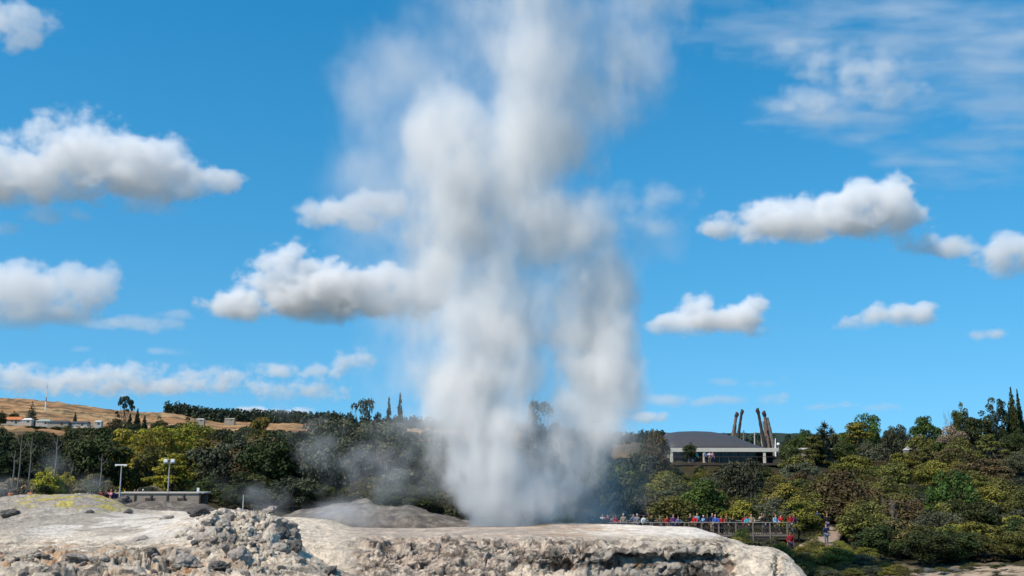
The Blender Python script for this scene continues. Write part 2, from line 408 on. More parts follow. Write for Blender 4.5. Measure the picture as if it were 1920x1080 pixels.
# --- the low grey banks in the steam behind
C = [
    [(120, 1000, 66), (500, 1010, 66), (1000, 1020, 66)],
    [(120, 975, 70), (240, 962, 70), (360, 962, 70), (440, 968, 70), (540, 985, 69), (600, 972, 69), (680, 964, 69), (760, 968, 69), (840, 982, 69), (1000, 1005, 68)],
    [(120, 950, 75), (210, 948, 75), (240, 941, 75), (300, 940, 75), (365, 943, 75), (400, 956, 75), (450, 964, 75), (520, 974, 73), (560, 958, 73), (620, 949, 73), (655, 946, 73), (668, 937, 73), (690, 936, 73), (700, 946, 73), (760, 950, 73), (800, 958, 73), (850, 972, 73), (1000, 1000, 72)],
    [(120, 965, 82), (300, 960, 82), (520, 985, 80), (680, 965, 80), (850, 990, 80), (1000, 1010, 80)],
]
px, py, P = contour_sheet(C, 120, 1000, 420, [24, 44, 24])
n = normals(P)
P = P + n * (0.2 * fbm(P * 0.6, 4, s=203) + 0.10 * ridged(P * np.array([0.5, 0.5, 2.2]), 3, s=207))[..., None]
c = np.zeros(P.shape) + np.array((0.16, 0.145, 0.13))
c = mixc(c, sstep(0, 0.4, fbm(P * 0.9, 4, 0.6, s=211)), (0.25, 0.23, 0.205))
c = mixc(c, sstep(0.15, 0.4, fbm(P * 0.7 + 3, 3, s=213)) * 0.8, (0.10, 0.09, 0.085))
nr, nc = px.shape
o = link('rock_bank', mesh_from('rock_bank', P, grid_faces(nr, nc), [M_ROCK], colors=c))
tag(o, 'low grey rock bank in the drifting steam at the foot of the forest', kind='structure')

# ------------------------------------------------------------------ the land behind, one sheet to the horizon
GK = {
    -900: [(60, 990), (80, 965), (110, 915), (140, 890), (200, 850), (330, 805), (420, 792), (700, 742), (900, 735), (1500, 750)],
    0: [(60, 1000), (80, 968), (86, 955), (110, 928), (140, 900), (200, 850), (330, 805), (420, 797), (700, 758), (820, 747), (900, 747), (1500, 765)],
    300: [(60, 1000), (80, 970), (86, 954), (110, 932), (140, 905), (200, 870), (330, 832), (420, 815), (700, 786), (820, 774), (900, 775), (1500, 790)],
    420: [(60, 1010), (80, 965), (110, 935), (140, 910), (200, 885), (330, 845), (420, 826), (700, 799), (900, 792), (1000, 788), (1500, 800)],
    600: [(60, 1030), (80, 970), (110, 940), (140, 915), (200, 890), (330, 850), (420, 830), (700, 802), (900, 796), (1500, 792)],
    900: [(60, 1050), (72, 1010), (85, 975), (110, 955), (140, 935), (200, 910), (330, 870), (420, 850), (700, 815), (900, 805), (1500, 800)],
    1150: [(60, 1080), (72, 1050), (85, 1020), (92, 1008), (105, 988), (125, 960), (150, 930), (175, 895), (200, 875), (330, 855), (700, 838), (1500, 815)],
    1250: [(60, 1090), (72, 1070), (85, 1030), (92, 1014), (105, 988), (125, 950), (150, 905), (157, 868), (220, 866), (330, 852), (700, 836), (1500, 812)],
    1450: [(60, 1100), (72, 1075), (85, 1040), (92, 1024), (105, 992), (125, 955), (150, 900), (157, 868), (220, 866), (330, 852), (700, 838), (1500, 812)],
    1560: [(60, 1092), (68, 1084), (72, 1074), (85, 1046), (92, 1027), (105, 988), (125, 960), (150, 905), (170, 872), (220, 855), (330, 852), (700, 840), (1500, 815)],
    1720: [(60, 1092), (68, 1078), (72, 1068), (76, 1062), (92, 1034), (110, 990), (135, 930), (160, 882), (180, 858), (220, 845), (330, 850), (700, 842), (1500, 825)],
    1920: [(60, 1092), (68, 1076), (72, 1067), (76, 1060), (92, 1030), (110, 975), (135, 905), (160, 852), (180, 830), (220, 825), (330, 832), (700, 835), (1500, 825)],
    2800: [(60, 1080), (76, 1050), (92, 1010), (110, 950), (135, 880), (160, 830), (180, 810), (220, 805), (330, 815), (700, 820), (1500, 820)],
}
GPX = sorted(GK)
def ground_py(px, Y):
    px = np.asarray(px, float); Y = np.asarray(Y, float)
    px, Y = np.broadcast_arrays(px, Y)
    vals = np.array([np.interp(np.log(Y), np.log([k[0] for k in GK[g]]), [k[1] for k in GK[g]]) for g in GPX])
    idx = np.clip(np.searchsorted(GPX, px) - 1, 0, len(GPX) - 2)
    g = np.array(GPX, float)
    t = np.clip((px - g[idx]) / (g[idx + 1] - g[idx]), 0, 1); t = t * t * (3 - 2 * t)
    return np.take_along_axis(vals, idx[None], 0)[0] * (1 - t) + np.take_along_axis(vals, (idx + 1)[None], 0)[0] * t

def ground_pt(px, Y):
    return Vector(at(px, float(ground_py(px, Y)), Y))

xs = np.concatenate([np.linspace(-2600, -300, 60), np.linspace(-280, 2200, 360), np.linspace(2220, 4400, 60)])
ys = np.concatenate([np.geomspace(60, 260, 150), np.geomspace(265, 1500, 120)])
PX, YY = np.meshgrid(xs, ys)
P = at_np(PX, ground_py(PX, YY), YY)
P[..., 2] += 0.5 * fbm(P * 0.12, 4, s=301) * np.clip(YY / 100, 0.5, 3) + 0.22 * fbm(P * 0.9, 3, s=303) * (YY < 200)
farw = sstep(250, 360, YY)
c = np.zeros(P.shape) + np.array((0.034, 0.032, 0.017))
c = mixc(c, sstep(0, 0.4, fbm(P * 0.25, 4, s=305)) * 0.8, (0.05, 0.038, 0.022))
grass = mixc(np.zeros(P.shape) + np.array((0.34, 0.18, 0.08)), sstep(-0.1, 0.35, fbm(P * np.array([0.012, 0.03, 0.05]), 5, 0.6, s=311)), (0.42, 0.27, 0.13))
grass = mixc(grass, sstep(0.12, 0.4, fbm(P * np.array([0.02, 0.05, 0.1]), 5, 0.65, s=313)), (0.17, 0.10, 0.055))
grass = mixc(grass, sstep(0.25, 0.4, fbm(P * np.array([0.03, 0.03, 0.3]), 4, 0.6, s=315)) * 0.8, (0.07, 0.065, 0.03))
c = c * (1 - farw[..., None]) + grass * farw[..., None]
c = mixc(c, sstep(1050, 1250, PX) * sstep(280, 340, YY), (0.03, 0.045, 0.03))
strip = (1 - sstep(74, 79, YY)) * sstep(1580, 1640, PX)
c = mixc(c, strip * sstep(-0.25, 0.05, fbm(P * 0.35, 4, 0.6, s=319)), (0.46, 0.34, 0.235))
c = mixc(c, strip * sstep(0.05, 0.35, fbm(P * 0.8, 3, s=317)) * 0.7, (0.2, 0.15, 0.1))
M_GROUND = mat('earth', (1, 1, 1), 0.95, 0.1, noise=(0.6, 0.3), tint=True, bump_=(1.2, 0.5, 0.3))
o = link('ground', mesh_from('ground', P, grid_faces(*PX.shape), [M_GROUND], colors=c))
tag(o, 'land rising behind the terrace to dry brown hills and bush covered slopes', kind='structure')
# the wide floor below and beyond everything, out to the horizon
M_PLAIN = mat('valley_soil', (0.10, 0.085, 0.05), 0.95, 0.1, noise=(0.02, 0.4))
bm = bmesh.new(); bmesh.ops.create_grid(bm, x_segments=40, y_segments=40, size=30000)
me = bpy.data.meshes.new('terrain'); bm.to_mesh(me); bm.free(); me.materials.append(M_PLAIN)
o = link('terrain', me); o.location = (0, 0, -6); tag(o, 'valley floor reaching out to the horizon', kind='structure')
# ------------------------------------------------------------------ trees and shrubs
LEAF_MATS = {}
def leaf_mat(name, color, vary=0.28):
    if name not in LEAF_MATS:
        LEAF_MATS[name] = mat(name + '_foliage', color, 0.65, 0.15, tint=True, vary=vary)
    return LEAF_MATS[name]
M_BARK = mat('bark', (0.12, 0.10, 0.08), 0.9, 0.1, noise=(8, 0.4))
M_PALEBARK = mat('pale_bark', (0.33, 0.29, 0.25), 0.9, 0.1, noise=(8, 0.4))

def tube(pts, rad, n=6):
    """verts and quad faces of a tapering tube"""
    V, Fc = [], []
    for i, (p, r) in enumerate(zip(pts, rad)):
        p = np.array(p, float)
        a = np.array(pts[min(i + 1, len(pts) - 1)], float) - np.array(pts[max(i - 1, 0)], float)
        a /= np.linalg.norm(a) + 1e-9
        u = np.cross(a, (0.3, 0.9, 0.2)); u /= np.linalg.norm(u) + 1e-9
        w = np.cross(a, u)
        for k in range(n):
            t = 2 * math.pi * k / n
            V.append(p + r * (math.cos(t) * u + math.sin(t) * w))
    for i in range(len(pts) - 1):
        for k in range(n):
            Fc.append((i * n + k, i * n + (k + 1) % n, (i + 1) * n + (k + 1) % n, (i + 1) * n + k))
    return V, Fc

def join(parts):
    V, Fc, o = [], [], 0
    for v, f in parts:
        V += list(v); Fc += [tuple(i + o for i in q) for q in f]; o += len(v)
    return V, Fc

def leaves(rng, clumps, n, size, up=0.35, droop=0.0, shell=0.55, val=0.25, elong=1.4):
    """n leaf quads over clumps (c, r(3), tint)"""
    vol = np.array([np.prod(np.array(r)) ** (2 / 3) for c, r, t in clumps]); vol /= vol.sum()
    cnt = np.maximum(3, (vol * n).astype(int))
    C, NRM, T = [], [], []
    for (c, r, t), k in zip(clumps, cnt):
        d = rng.normal(size=(k, 3)); d /= np.linalg.norm(d, axis=1, keepdims=True)
        d[:, 2] = np.where((d[:, 2] < -0.3) & (rng.random(k) < 0.6), -d[:, 2], d[:, 2])
        rr = shell + (1.08 - shell) * np.sqrt(rng.random(k))
        C.append(np.array(c) + d * np.array(r) * rr[:, None])
        nn = d + rng.normal(size=(k, 3)) * 0.55 + np.array([0, 0, up]); nn /= np.linalg.norm(nn, axis=1, keepdims=True)
        NRM.append(nn); T.append(np.clip(t * (1 + val * rng.normal(size=k)), 0.3, 1.9))
    C, NRM, T = np.concatenate(C), np.concatenate(NRM), np.concatenate(T)
    k = len(C)
    a = rng.normal(size=(k, 3)); a[:, 2] -= droop
    u = np.cross(NRM, a); u /= np.linalg.norm(u, axis=1, keepdims=True) + 1e-9
    w = np.cross(NRM, u)
    s = size * (0.6 + 0.8 * rng.random(k))[:, None]
    u *= s * 0.5; w *= s * 0.5 * elong
    V = np.stack([C - w, C + u * 0.9 + NRM * s * 0.12, C + w, C - u * 0.9 + NRM * s * 0.12], 1).reshape(-1, 3)
    Fc = np.arange(4 * k).reshape(-1, 4)
    return V, Fc, np.repeat(T, 4)

def crown_mesh(name, V, Fc, T, m):
    col = np.stack([T * (0.97 + 0.06 * T), T, T * (1.05 - 0.1 * T)], -1)
    return mesh_from(name, V, Fc, [m], smooth=False, colors=np.clip(col, 0, 3))

PROTO = {}
def proto(key, kind, crown_me, trunk_me, bark=None):
    PROTO[key] = (kind, crown_me, trunk_me)

def trunk_me(key, parts, m):
    V, Fc = join(parts)
    return mesh_from(key + '_trunk', V, Fc, [m])

def limb_set(rng, clumps, r0, top, lean=0.03, frac=0.5):
    p = [(0, 0, -0.12), (lean, 0, top * 0.35), (lean * 0.5, lean, top * 0.7), (0, 0, top)]
    parts = [tube(p, [r0, r0 * 0.8, r0 * 0.6, r0 * 0.3])]
    for c, r, t in clumps:
        if rng.random() > frac: continue
        s = np.array([0, 0, top * (0.35 + 0.5 * rng.random())])
        c = np.array(c); mid = (s * 0.5 + c * 0.5) + np.array([0, 0, -0.03])
        parts.append(tube([s, mid, s * 0.1 + c * 0.9], [r0 * 0.5, r0 * 0.32, r0 * 0.14], 5))
    return parts

def lumpy(rng, n, cz, rz, rxy, cr, tv=0.3, flat=0.8, low=-0.8):
    """clumps over a lumpy ellipsoid: centre height cz, half height rz, half width rxy, clump radius cr"""
    out = []
    lob = rng.normal(size=(5, 3)); lob /= np.linalg.norm(lob, axis=1, keepdims=True)
    while len(out) < n:
        d = rng.normal(size=3); d /= np.linalg.norm(d)
        if d[2] < low: continue
        k = 0.72 + 0.28 * max(0, (lob @ d).max()) ** 2
        f = k * (0.35 + 0.65 * rng.random() ** 0.4)
        c = np.array([d[0] * rxy * f, d[1] * rxy * f, cz + d[2] * rz * f])
        r = cr * (0.6 + 0.8 * rng.random())
        out.append((c, (r, r, r * flat), 1 + tv * rng.normal() * 0.6))
    return out

def build_protos():
    rng = np.random.default_rng(5)
    greens = dict(green=(0.050, 0.085, 0.018), deep=(0.042, 0.056, 0.016), dark=(0.030, 0.040, 0.015), yellow=(0.235, 0.21, 0.024), olive=(0.098, 0.096, 0.026),
                  brown=(0.105, 0.082, 0.035), greygreen=(0.066, 0.074, 0.044), gold=(0.12, 0.095, 0.018), pinkish=(0.20, 0.15, 0.105), pine=(0.021, 0.034, 0.019), grey=(0.17, 0.15, 0.125), moss=(0.135, 0.13, 0.024))
    for k, v in greens.items(): leaf_mat(k, v)
    LM = LEAF_MATS
    # round broadleaf trees
    for key, m in (('round_green', 'green'), ('round_deep', 'deep'), ('round_olive', 'olive'), ('round_grey', 'greygreen'), ('round_brown', 'brown')):
        cl = lumpy(rng, 60, 0.47, 0.47, 0.46, 0.115, low=-0.95)
        V, Fc, T = leaves(rng, cl, 7000, 0.029)
        proto(key, 'tree', crown_mesh(key, V, Fc, T, LM[m]), trunk_me(key, limb_set(rng, cl, 0.03, 0.55), M_BARK))
    # tall billowing trees, open between the boughs
    for key, m in (('tall_grey', 'greygreen'), ('tall_deep', 'dark'), ('tall_yellow', 'yellow'), ('tall_moss', 'moss')):
        cl = []
        for i in range(44):
            z = 0.06 + 0.88 * rng.random() ** 0.9
            w = 0.45 * math.sqrt(max(0.05, 1 - ((z - 0.5) / 0.55) ** 2))
            a = rng.random() * 6.28; f = w * (0.45 + 0.55 * rng.random() ** 0.5)
            r = 0.085 * (0.7 + 0.7 * rng.random())
            cl.append((np.array([f * math.cos(a), f * math.sin(a), z]), (r * 1.35, r * 1.35, r * 0.75), 1 + 0.24 * rng.normal()))
        V, Fc, T = leaves(rng, cl, 6500, 0.027, up=0.6)
        proto(key, 'tree', crown_mesh(key, V, Fc, T, LM[m]), trunk_me(key, limb_set(rng, cl, 0.026, 0.75, frac=0.7), M_BARK))
    # layered spreading trees (flat plates of foliage)
    for key, m in (('layer_gold', 'gold'), ('layer_yellow', 'yellow'), ('layer_olive', 'olive')):
        cl = []
        for i in range(52):
            z = 0.06 + 0.88 * rng.random()
            w = 0.5 * (1 - 0.75 * max(0, z - 0.35) / 0.65)
            a = rng.random() * 6.28; f = w * (0.3 + 0.7 * rng.random() ** 0.5)
            r = 0.10 * (0.7 + 0.6 * rng.random())
            cl.append((np.array([f * math.cos(a), f * math.sin(a), z]), (r * 1.5, r * 1.5, r * 0.42), 1 + 0.2 * rng.normal()))
        V, Fc, T = leaves(rng, cl, 6500, 0.027, up=0.9, elong=1.8)
        proto(key, 'tree', crown_mesh(key, V, Fc, T, LM[m]), trunk_me(key, limb_set(rng, cl, 0.028, 0.8, frac=0.7), M_BARK))
    # cones
    def cone(key, m, n, w, gap, leaf, rows=17, bark=M_BARK, kind='conifer'):
        cl = []
        for i in range(rows):
            z = 0.10 + 0.88 * i / (rows - 1)
            wr = w * (1 - z) ** 0.85 + 0.012
            nb = max(3, int(9 * (1 - z) + 2))
            for b in range(nb):
                a = 6.28 * b / nb + i * 1.1 + 0.4 * rng.random()
                for f in (0.45, 0.85):
                    ww = wr * f * (0.85 + 0.3 * rng.random())
                    cl.append((np.array([ww * math.cos(a), ww * math.sin(a), z - 0.05 * f * (1 - z) + 0.01 * rng.normal()]), (wr * 0.33 + 0.008, wr * 0.33 + 0.008, gap), 1 + 0.22 * rng.normal()))
        V, Fc, T = leaves(rng, cl, n, leaf, up=0.3, elong=1.9)
        proto(key, kind, crown_mesh(key, V, Fc, T, LM[m]), trunk_me(key, [tube([(0, 0, -0.1), (0, 0, 0.5), (0, 0, 0.98)], [0.022, 0.014, 0.003])], bark))
    cone('fir', 'pine', 4200, 0.50, 0.022, 0.05)
    cone('norfolk', 'pine', 2600, 0.50, 0.010, 0.04, rows=12)
    cone('cypress', 'deep', 4200, 0.50, 0.05, 0.05, rows=20)
    # an umbrella pine with a bare leaning trunk and gaps in its crown
    cl = []
    for (x, z, r) in ((0.10, 0.93, 0.13), (-0.08, 0.92, 0.12), (0.26, 0.86, 0.12), (0.34, 0.76, 0.10), (-0.2, 0.86, 0.09), (0.02, 0.80, 0.10), (-0.33, 0.66, 0.07), (-0.24, 0.60, 0.06), (0.15, 0.70, 0.07), (-0.36, 0.45, 0.07), (-0.25, 0.40, 0.06), (0.2, 0.85, 0.1), (-0.1, 0.5, 0.05), (0.05, 0.3, 0.07)):
        cl.append((np.array([x, rng.normal() * 0.09, z]), (r, r, r * 0.55), 1.0))
    V, Fc, T = leaves(rng, cl, 1900, 0.03, up=0.6)
    proto('umbrella', 'pine_tree', crown_mesh('umbrella', V, Fc, T, LM['dark']), trunk_me('umbrella', limb_set(rng, cl, 0.03, 0.8, lean=0.08, frac=1), M_BARK))
    # scrub: low mounds with leaning stems
    for key, m in (('scrub_olive', 'olive'), ('scrub_brown', 'brown'), ('scrub_moss', 'moss'), ('scrub_deep', 'deep'), ('scrub_grey', 'greygreen'), ('scrub_yellow', 'yellow'), ('scrub_pink', 'pinkish')):
        cl = []
        for i in range(52):
            a = rng.random() * 6.28; f = 0.46 * rng.random() ** 0.55
            z = (0.88 - 1.7 * f * f) * (0.25 + 0.78 * rng.random() ** 0.6)
            r = 0.115 * (0.6 + 0.8 * rng.random())
            cl.append((np.array([f * math.cos(a), f * math.sin(a), max(0.04, z)]), (r * 1.15, r * 1.15, r * 0.72), 1 + 0.26 * rng.normal()))
        V, Fc, T = leaves(rng, cl, 6500, 0.027, up=0.8, elong=1.6)
        proto(key, 'shrub', crown_mesh(key, V, Fc, T, LM[m]), trunk_me(key, limb_set(rng, cl, 0.02, 0.45, frac=0.5), M_BARK))
    # bare grey shrub: only twigs
    for key, bark in (('bare', mat('grey_twigs', (0.24, 0.21, 0.185), 0.9, 0.1)),):
        parts = []
        def grow(p, d, L, r, depth):
            q = p + d * L
            parts.append(tube([p, (p + q) / 2 + rng.normal(size=3) * L * 0.06, q], [r, r * 0.8, r * 0.6], 4))
            if depth == 0: return
            for _ in range(3 if depth > 1 else 4):
                e = d + rng.normal(size=3) * 0.5; e[2] += 0.15; e /= np.linalg.norm(e)
                grow(q, e, L * (0.6 + 0.2 * rng.random()), r * 0.6, depth - 1)
        for _ in range(4):
            e = np.array([rng.normal() * 0.35, rng.normal() * 0.35, 1.0]); e /= np.linalg.norm(e)
            grow(np.array([0, 0, -0.05]), e, 0.34, 0.011, 3)
        V, Fc = join(parts)
        V = np.array(V); k = len(parts) // 2 * 12
        proto(key, 'bare_shrub', mesh_from('twigs', V, Fc, [bark]), trunk_me(key, parts[:4], bark))
    # cabbage tree: heads of sword leaves on a forked stem
    heads = [(0, 0, .82), (.16, .05, .72), (-.18, .02, .70), (.3, -.04, .58), (-.3, .06, .55), (.06, .1, .62), (-.08, -.1, .58), (.2, .1, .45), (-.2, -.1, .42)]
    V, Fc, T = [], [], []
    for h in heads:
        for _ in range(90):
            d = rng.normal(size=3); d[2] = abs(d[2]) * 0.9 + 0.05 if rng.random() < .75 else -abs(d[2]) * 0.5; d /= np.linalg.norm(d)
            L = 0.17 * (0.7 + 0.5 * rng.random()); s = np.cross(d, rng.normal(size=3)); s = s / np.linalg.norm(s) * 0.009
            b = np.array(h); e = b + d * L; m_ = b + d * L * 0.55 + np.array([0, 0, 0.012])
            o = len(V); V += [b - s, m_ - s, e, m_ + s]; Fc.append((o, o + 1, o + 2, o + 3)); T += [0.8 + 0.6 * rng.random()] * 4
    proto('cabbage', 'cabbage_tree', crown_mesh('cabbage', np.array(V), np.array(Fc), np.array(T), LM['greygreen']),
          trunk_me('cabbage', [tube([(0, 0, -0.1), (0, 0, .35)], [.035, .028])] + [tube([(0, 0, .3), (h[0] * .6, h[1] * .6, .25 + h[2] * .5), h], [.022, .016, .012]) for h in heads], M_BARK))
build_protos()

TREES = []
def plant(key, px, Y, top=None, h=None, w=None, label=None, group=None, rz=None, py=None, name=None):
    """one tree: px and Y say where it stands; its top reaches pixel row `top` (or it is h metres tall); w metres wide"""
    kind, cme, tme = PROTO[key]
    base = ground_pt(px, Y) if py is None else at(px, py, Y)
    if h is None: h = max(0.8, at(px, top, Y).z - base.z)
    w = w or h * 0.85
    e = bpy.data.objects.new(name or kind, None)
    e.empty_display_size = 0.5
    COL.objects.link(e)
    e.location = base
    e.rotation_euler = (0, 0, random.random() * 6.28 if rz is None else rz)
    e.scale = (w, w, h)
    c_ = link('crown' if kind != 'bare_shrub' else 'twigs', cme, e)
    t_ = link('trunk' if kind not in ('shrub', 'bare_shrub') else 'stem', tme, e)
    tag(e, label, {'conifer': 'conifer', 'shrub': 'shrub', 'bare_shrub': 'shrub', 'cabbage_tree': 'cabbage tree', 'pine_tree': 'pine tree'}.get(kind, 'tree'), group)
    TREES.append((px, Y, top))
    return e
def W(px, Y): return px * Y / F      # width in metres of so many pixels at that distance

# --- single trees one can point at, left to right
G1, G2, G3, G4 = 'trees of the left forest', 'trees behind the steam', 'trees along the right skyline', 'bushes on the right hillside'
def T_(key, px, Y, top, wpx, label, group=None, **k):
    return plant(key, px, Y, top=top, w=W(wpx, Y), label=label, group=group, **k)
T_('norfolk', 57, 390, 754, 30, 'slim dark conifer standing alone before the brown hill near the orange roof')
T_('round_deep', 24, 392, 770, 24, 'dark round tree just behind the orange roofed house', py=800)
T_('round_deep', 0, 380, 768, 26, 'black looking tree cut by the left edge beside the orange roofed house', py=800)
T_('cypress', 139, 390, 774, 13, 'short dark columnar tree behind the row of village houses')
T_('umbrella', 228, 300, 743, 46, 'tall umbrella pine with gaps in its crown silhouetted on the brown hill', rz=0)
T_('fir', 254, 300, 768, 26, 'dark pointed conifer just right of the umbrella pine')
T_('fir', 240, 280, 778, 30, 'dark conifer at the foot of the umbrella pine', G1)
T_('fir', 268, 290, 780, 24, 'small dark conifer two to the right of the umbrella pine', G1)
T_('round_deep', 295, 280, 778, 40, 'dark rounded tree under the end of the brown hill crest', G1)
T_('round_deep', 345, 260, 780, 54, 'broad dark green tree below the forest ridge', G1)
T_('tall_deep', 210, 260, 785, 44, 'dark tree below the umbrella pine on its left', G1)
T_('tall_yellow', 285, 118, 800, 76, 'bright yellow green tree, tallest of the sunlit clump at the left')
T_('tall_moss', 365, 128, 790, 96, 'olive tree with a lit top behind the bright yellow green tree')
T_('tall_yellow', 258, 108, 815, 52, 'yellow green tree on the left flank of the sunlit clump')
T_('layer_yellow', 320, 98, 848, 92, 'low yellow green tree with layered boughs behind the lamp posts')
T_('layer_gold', 482, 116, 779, 58, 'golden olive conifer with a pointed top against the brown field', rz=1.0)
T_('scrub_pink', 478, 108, 828, 60, 'pinkish brown bush below the golden olive conifer')
T_('round_grey', 640, 122, 752, 62, 'tall grey green tree with a rounded head left of the two conifers')
T_('tall_grey', 680, 124, 748, 72, 'tallest grey green tree beside the rounded one, hazy with steam')
T_('fir', 747, 150, 742, 36, 'dark narrow conifer, the right and darker one of the pair')
T_('fir', 726, 170, 748, 30, 'pale hazy conifer, the left one of the pair seen through steam')
T_('tall_grey', 1015, 118, 752, 84, 'pale olive tree showing between the two arms of the steam')
T_('round_brown', 1230, 138, 793, 70, 'dark reddish brown tree left of the building roof')
T_('round_grey', 1110, 122, 788, 90, 'grey tree dimmed by the veil of steam right of the column')
T_('cabbage', 1550, 166, 786, 60, 'spiky headed cabbage tree on the right skyline')
T_('round_green', 1508, 172, 800, 44, 'small soft green tree left of the spiky cabbage tree')
T_('round_green', 1622, 174, 769, 66, 'large round green tree rising above the right skyline')
T_('layer_gold', 1612, 164, 790, 66, 'golden brown layered tree below the large round green tree')
T_('round_grey', 1682, 176, 786, 46, 'rounded blue green tree right of the large round green tree')
T_('round_green', 1738, 176, 774, 72, 'broad green tree with a domed top on the skyline left of the bare tree')
T_('bare', 1782, 178, 748, 34, 'bare grey tree sticking out of the right skyline')
T_('scrub_pink', 1790, 160, 790, 56, 'pale straw coloured tree below the bare one')
T_('round_deep', 1806, 176, 752, 42, 'dark green tree just right of the bare tree on the skyline')
T_('round_deep', 1842, 170, 768, 66, 'wide dark tree left of the pair of cypresses')
T_('tall_deep', 1872, 172, 746, 46, 'dark spiky tree leaning against the tall cypress')
T_('cypress', 1904, 172, 730, 30, 'tallest pointed cypress at the right edge')
T_('cypress', 1916, 174, 734, 22, 'thinner cypress right of the tallest one')
T_('round_green', 1785, 98, 872, 96, 'bright green round bush in the middle of the right hillside')
T_('round_green', 1322, 100, 890, 116, 'large green tree above the crowd on the boardwalk')
T_('round_grey', 1390, 112, 842, 96, 'grey green tree in front of the right part of the building')
T_('round_deep', 1295, 150, 828, 30, 'little dark tree in front of the roof at its left', py=866)
T_('scrub_brown', 1590, 104, 868, 120, 'wide brown topped bush over the dark gap at the path')
T_('scrub_moss', 1500, 94, 930, 80, 'yellow olive bush at the right end of the boardwalk')
T_('round_green', 1390, 89, 988, 34, 'small green bush growing under the boardwalk')
T_('bare', 1672, 92, 900, 30, 'tall bare grey shrub standing among the hillside bushes')
T_('scrub_moss', 1575, 84, 1012, 64, 'yellow green bush below the path, right of the person in red')
T_('scrub_olive', 1528, 85, 1004, 44, 'olive bush half covering the foot of the dirt path')
T_('bare', 40, 84, 880, 60, 'bare grey shrub left of the yellow bushes')
T_('scrub_yellow', 85, 90, 872, 56, 'yellow bush at the left near the two bare poles')
T_('scrub_yellow', 120, 92, 882, 40, 'smaller yellow bush right of the larger one', None)
T_('bare', 110, 94, 850, 60, 'pale bare tree rising in the thin steam at the left')
T_('bare', 180, 88, 880, 56, 'grey leafless bush behind the left lamp post')

T_('scrub_brown', 1722, 158, 838, 70, 'brownish bush in front of the small grey roofed hut')
T_('scrub_moss', 1690, 156, 846, 60, 'yellow green bush left of the small grey roofed hut')
# --- the filling of the woods
def fill(n, px0, px1, Y0, Y1, keys, hr, wr, label, group, dmin=0.55, cond=None, seed=0):
    global seedv
    seedv = seed
    rr = random.Random(seed); pts = []
    tries = 0
    while len(pts) < n and tries < 6000:
        tries += 1
        px = rr.uniform(px0, px1); Y = math.exp(rr.uniform(math.log(Y0), math.log(Y1)))
        if cond and not cond(px, Y): continue
        h = rr.uniform(*hr); w = h * rr.uniform(*wr)
        if px > 1480 and Y < 90: h *= 0.68; w *= 0.8
        p = ground_pt(px, Y)
        hm = at(px, CEIL(px, Y) + rr.uniform(0, 14), Y).z - p.z
        if hm < 0.35 * hr[0]: continue
        if h > hm: w *= max(0.75, hm / h); h = hm
        if any((p.x - q[0]) ** 2 + (p.y - q[1]) ** 2 < (dmin * (w + q[2]) * 0.5) ** 2 for q in pts): continue
        pts.append((p.x, p.y, w))
        key = rr.choices([k for k, _ in keys], [v for _, v in keys])[0]
        lb = label[key] if isinstance(label, dict) else label
        plant(key, px, Y, h=h, w=w, label=lb, group=group, rz=rr.random() * 6.28)
seedv = 0
CEIL = lambda px, Y: (
    1004 if (px < 1500 and Y < 91.5 and px > 1100) else 1016 if (1490 < px < 1640 and Y < 90) else 985 if (1510 < px < 1600 and Y < 103) else
    872 if (1245 < px < 1490 and 118 <= Y <= 153.01 and seedv == 13) else 797 if (px < 240 and Y > 330) else 850 if (1365 < px < 1440 and 95 < Y < 150) else 884 if (1255 < px < 1480 and 95 < Y < 150) else
    float(np.interp(px, [0, 200, 240, 330, 360, 400, 450, 470, 500, 600, 620, 720, 735, 830, 860, 1040, 1060, 1190, 1250, 1480, 1560, 1700, 1900], [800, 794, 792, 788, 790, 802, 802, 790, 800, 800, 780, 776, 800, 800, 785, 785, 800, 806, 812, 812, 800, 790, 765])))
fill(44, -260, 240, 95, 230, [('round_deep', 5), ('tall_deep', 4), ('fir', 2), ('round_olive', 1)], (5.5, 9.5), (0.7, 1.0),
     'dark green tree packed in the forest at the far left', 'dark trees of the far left forest', 0.5, seed=1)
fill(18, 225, 420, 100, 150, [('tall_yellow', 4), ('tall_moss', 3), ('layer_yellow', 2), ('round_olive', 2)], (5, 8), (0.7, 1.0),
     'yellowish tree in the sunlit clump behind the lamp posts', 'yellowish trees behind the lamp posts', 0.5, seed=2)
fill(34, 215, 600, 150, 250, [('round_deep', 3), ('tall_moss', 2), ('round_olive', 2), ('tall_deep', 3)], (8, 13), (0.7, 1.0),
     'tree on the wooded rise below the brown field', 'trees below the brown field', 0.5, seed=3)
fill(18, -260, 420, 82, 96, [('scrub_pink', 3), ('scrub_grey', 3), ('scrub_olive', 2), ('bare', 2), ('scrub_deep', 2)], (1.6, 3.2), (1.0, 1.5),
     'low greyish bush along the foot of the left forest', 'low bushes at the foot of the left forest', 0.6, seed=4)
fill(40, 400, 860, 90, 150, [('round_deep', 4), ('tall_deep', 4), ('round_grey', 2), ('tall_grey', 2), ('scrub_brown', 1)], (7, 10), (0.75, 1.05),
     'dark tree in the shaded wood left of the steam column', 'dark trees left of the steam column', 0.5, seed=5)
fill(24, 850, 1200, 92, 150, [('round_grey', 4), ('round_deep', 2), ('round_olive', 2), ('round_brown', 1)], (4.5, 7.5), (0.75, 1.05),
     'grey green tree behind the veil of steam', 'trees behind the veil of steam', 0.5, seed=6)
fill(12, 560, 1250, 180, 300, [('round_grey', 3), ('round_deep', 2)], (6, 9), (0.8, 1.1),
     'far tree behind the wood in the middle', 'far trees behind the middle wood', 0.5, seed=7)
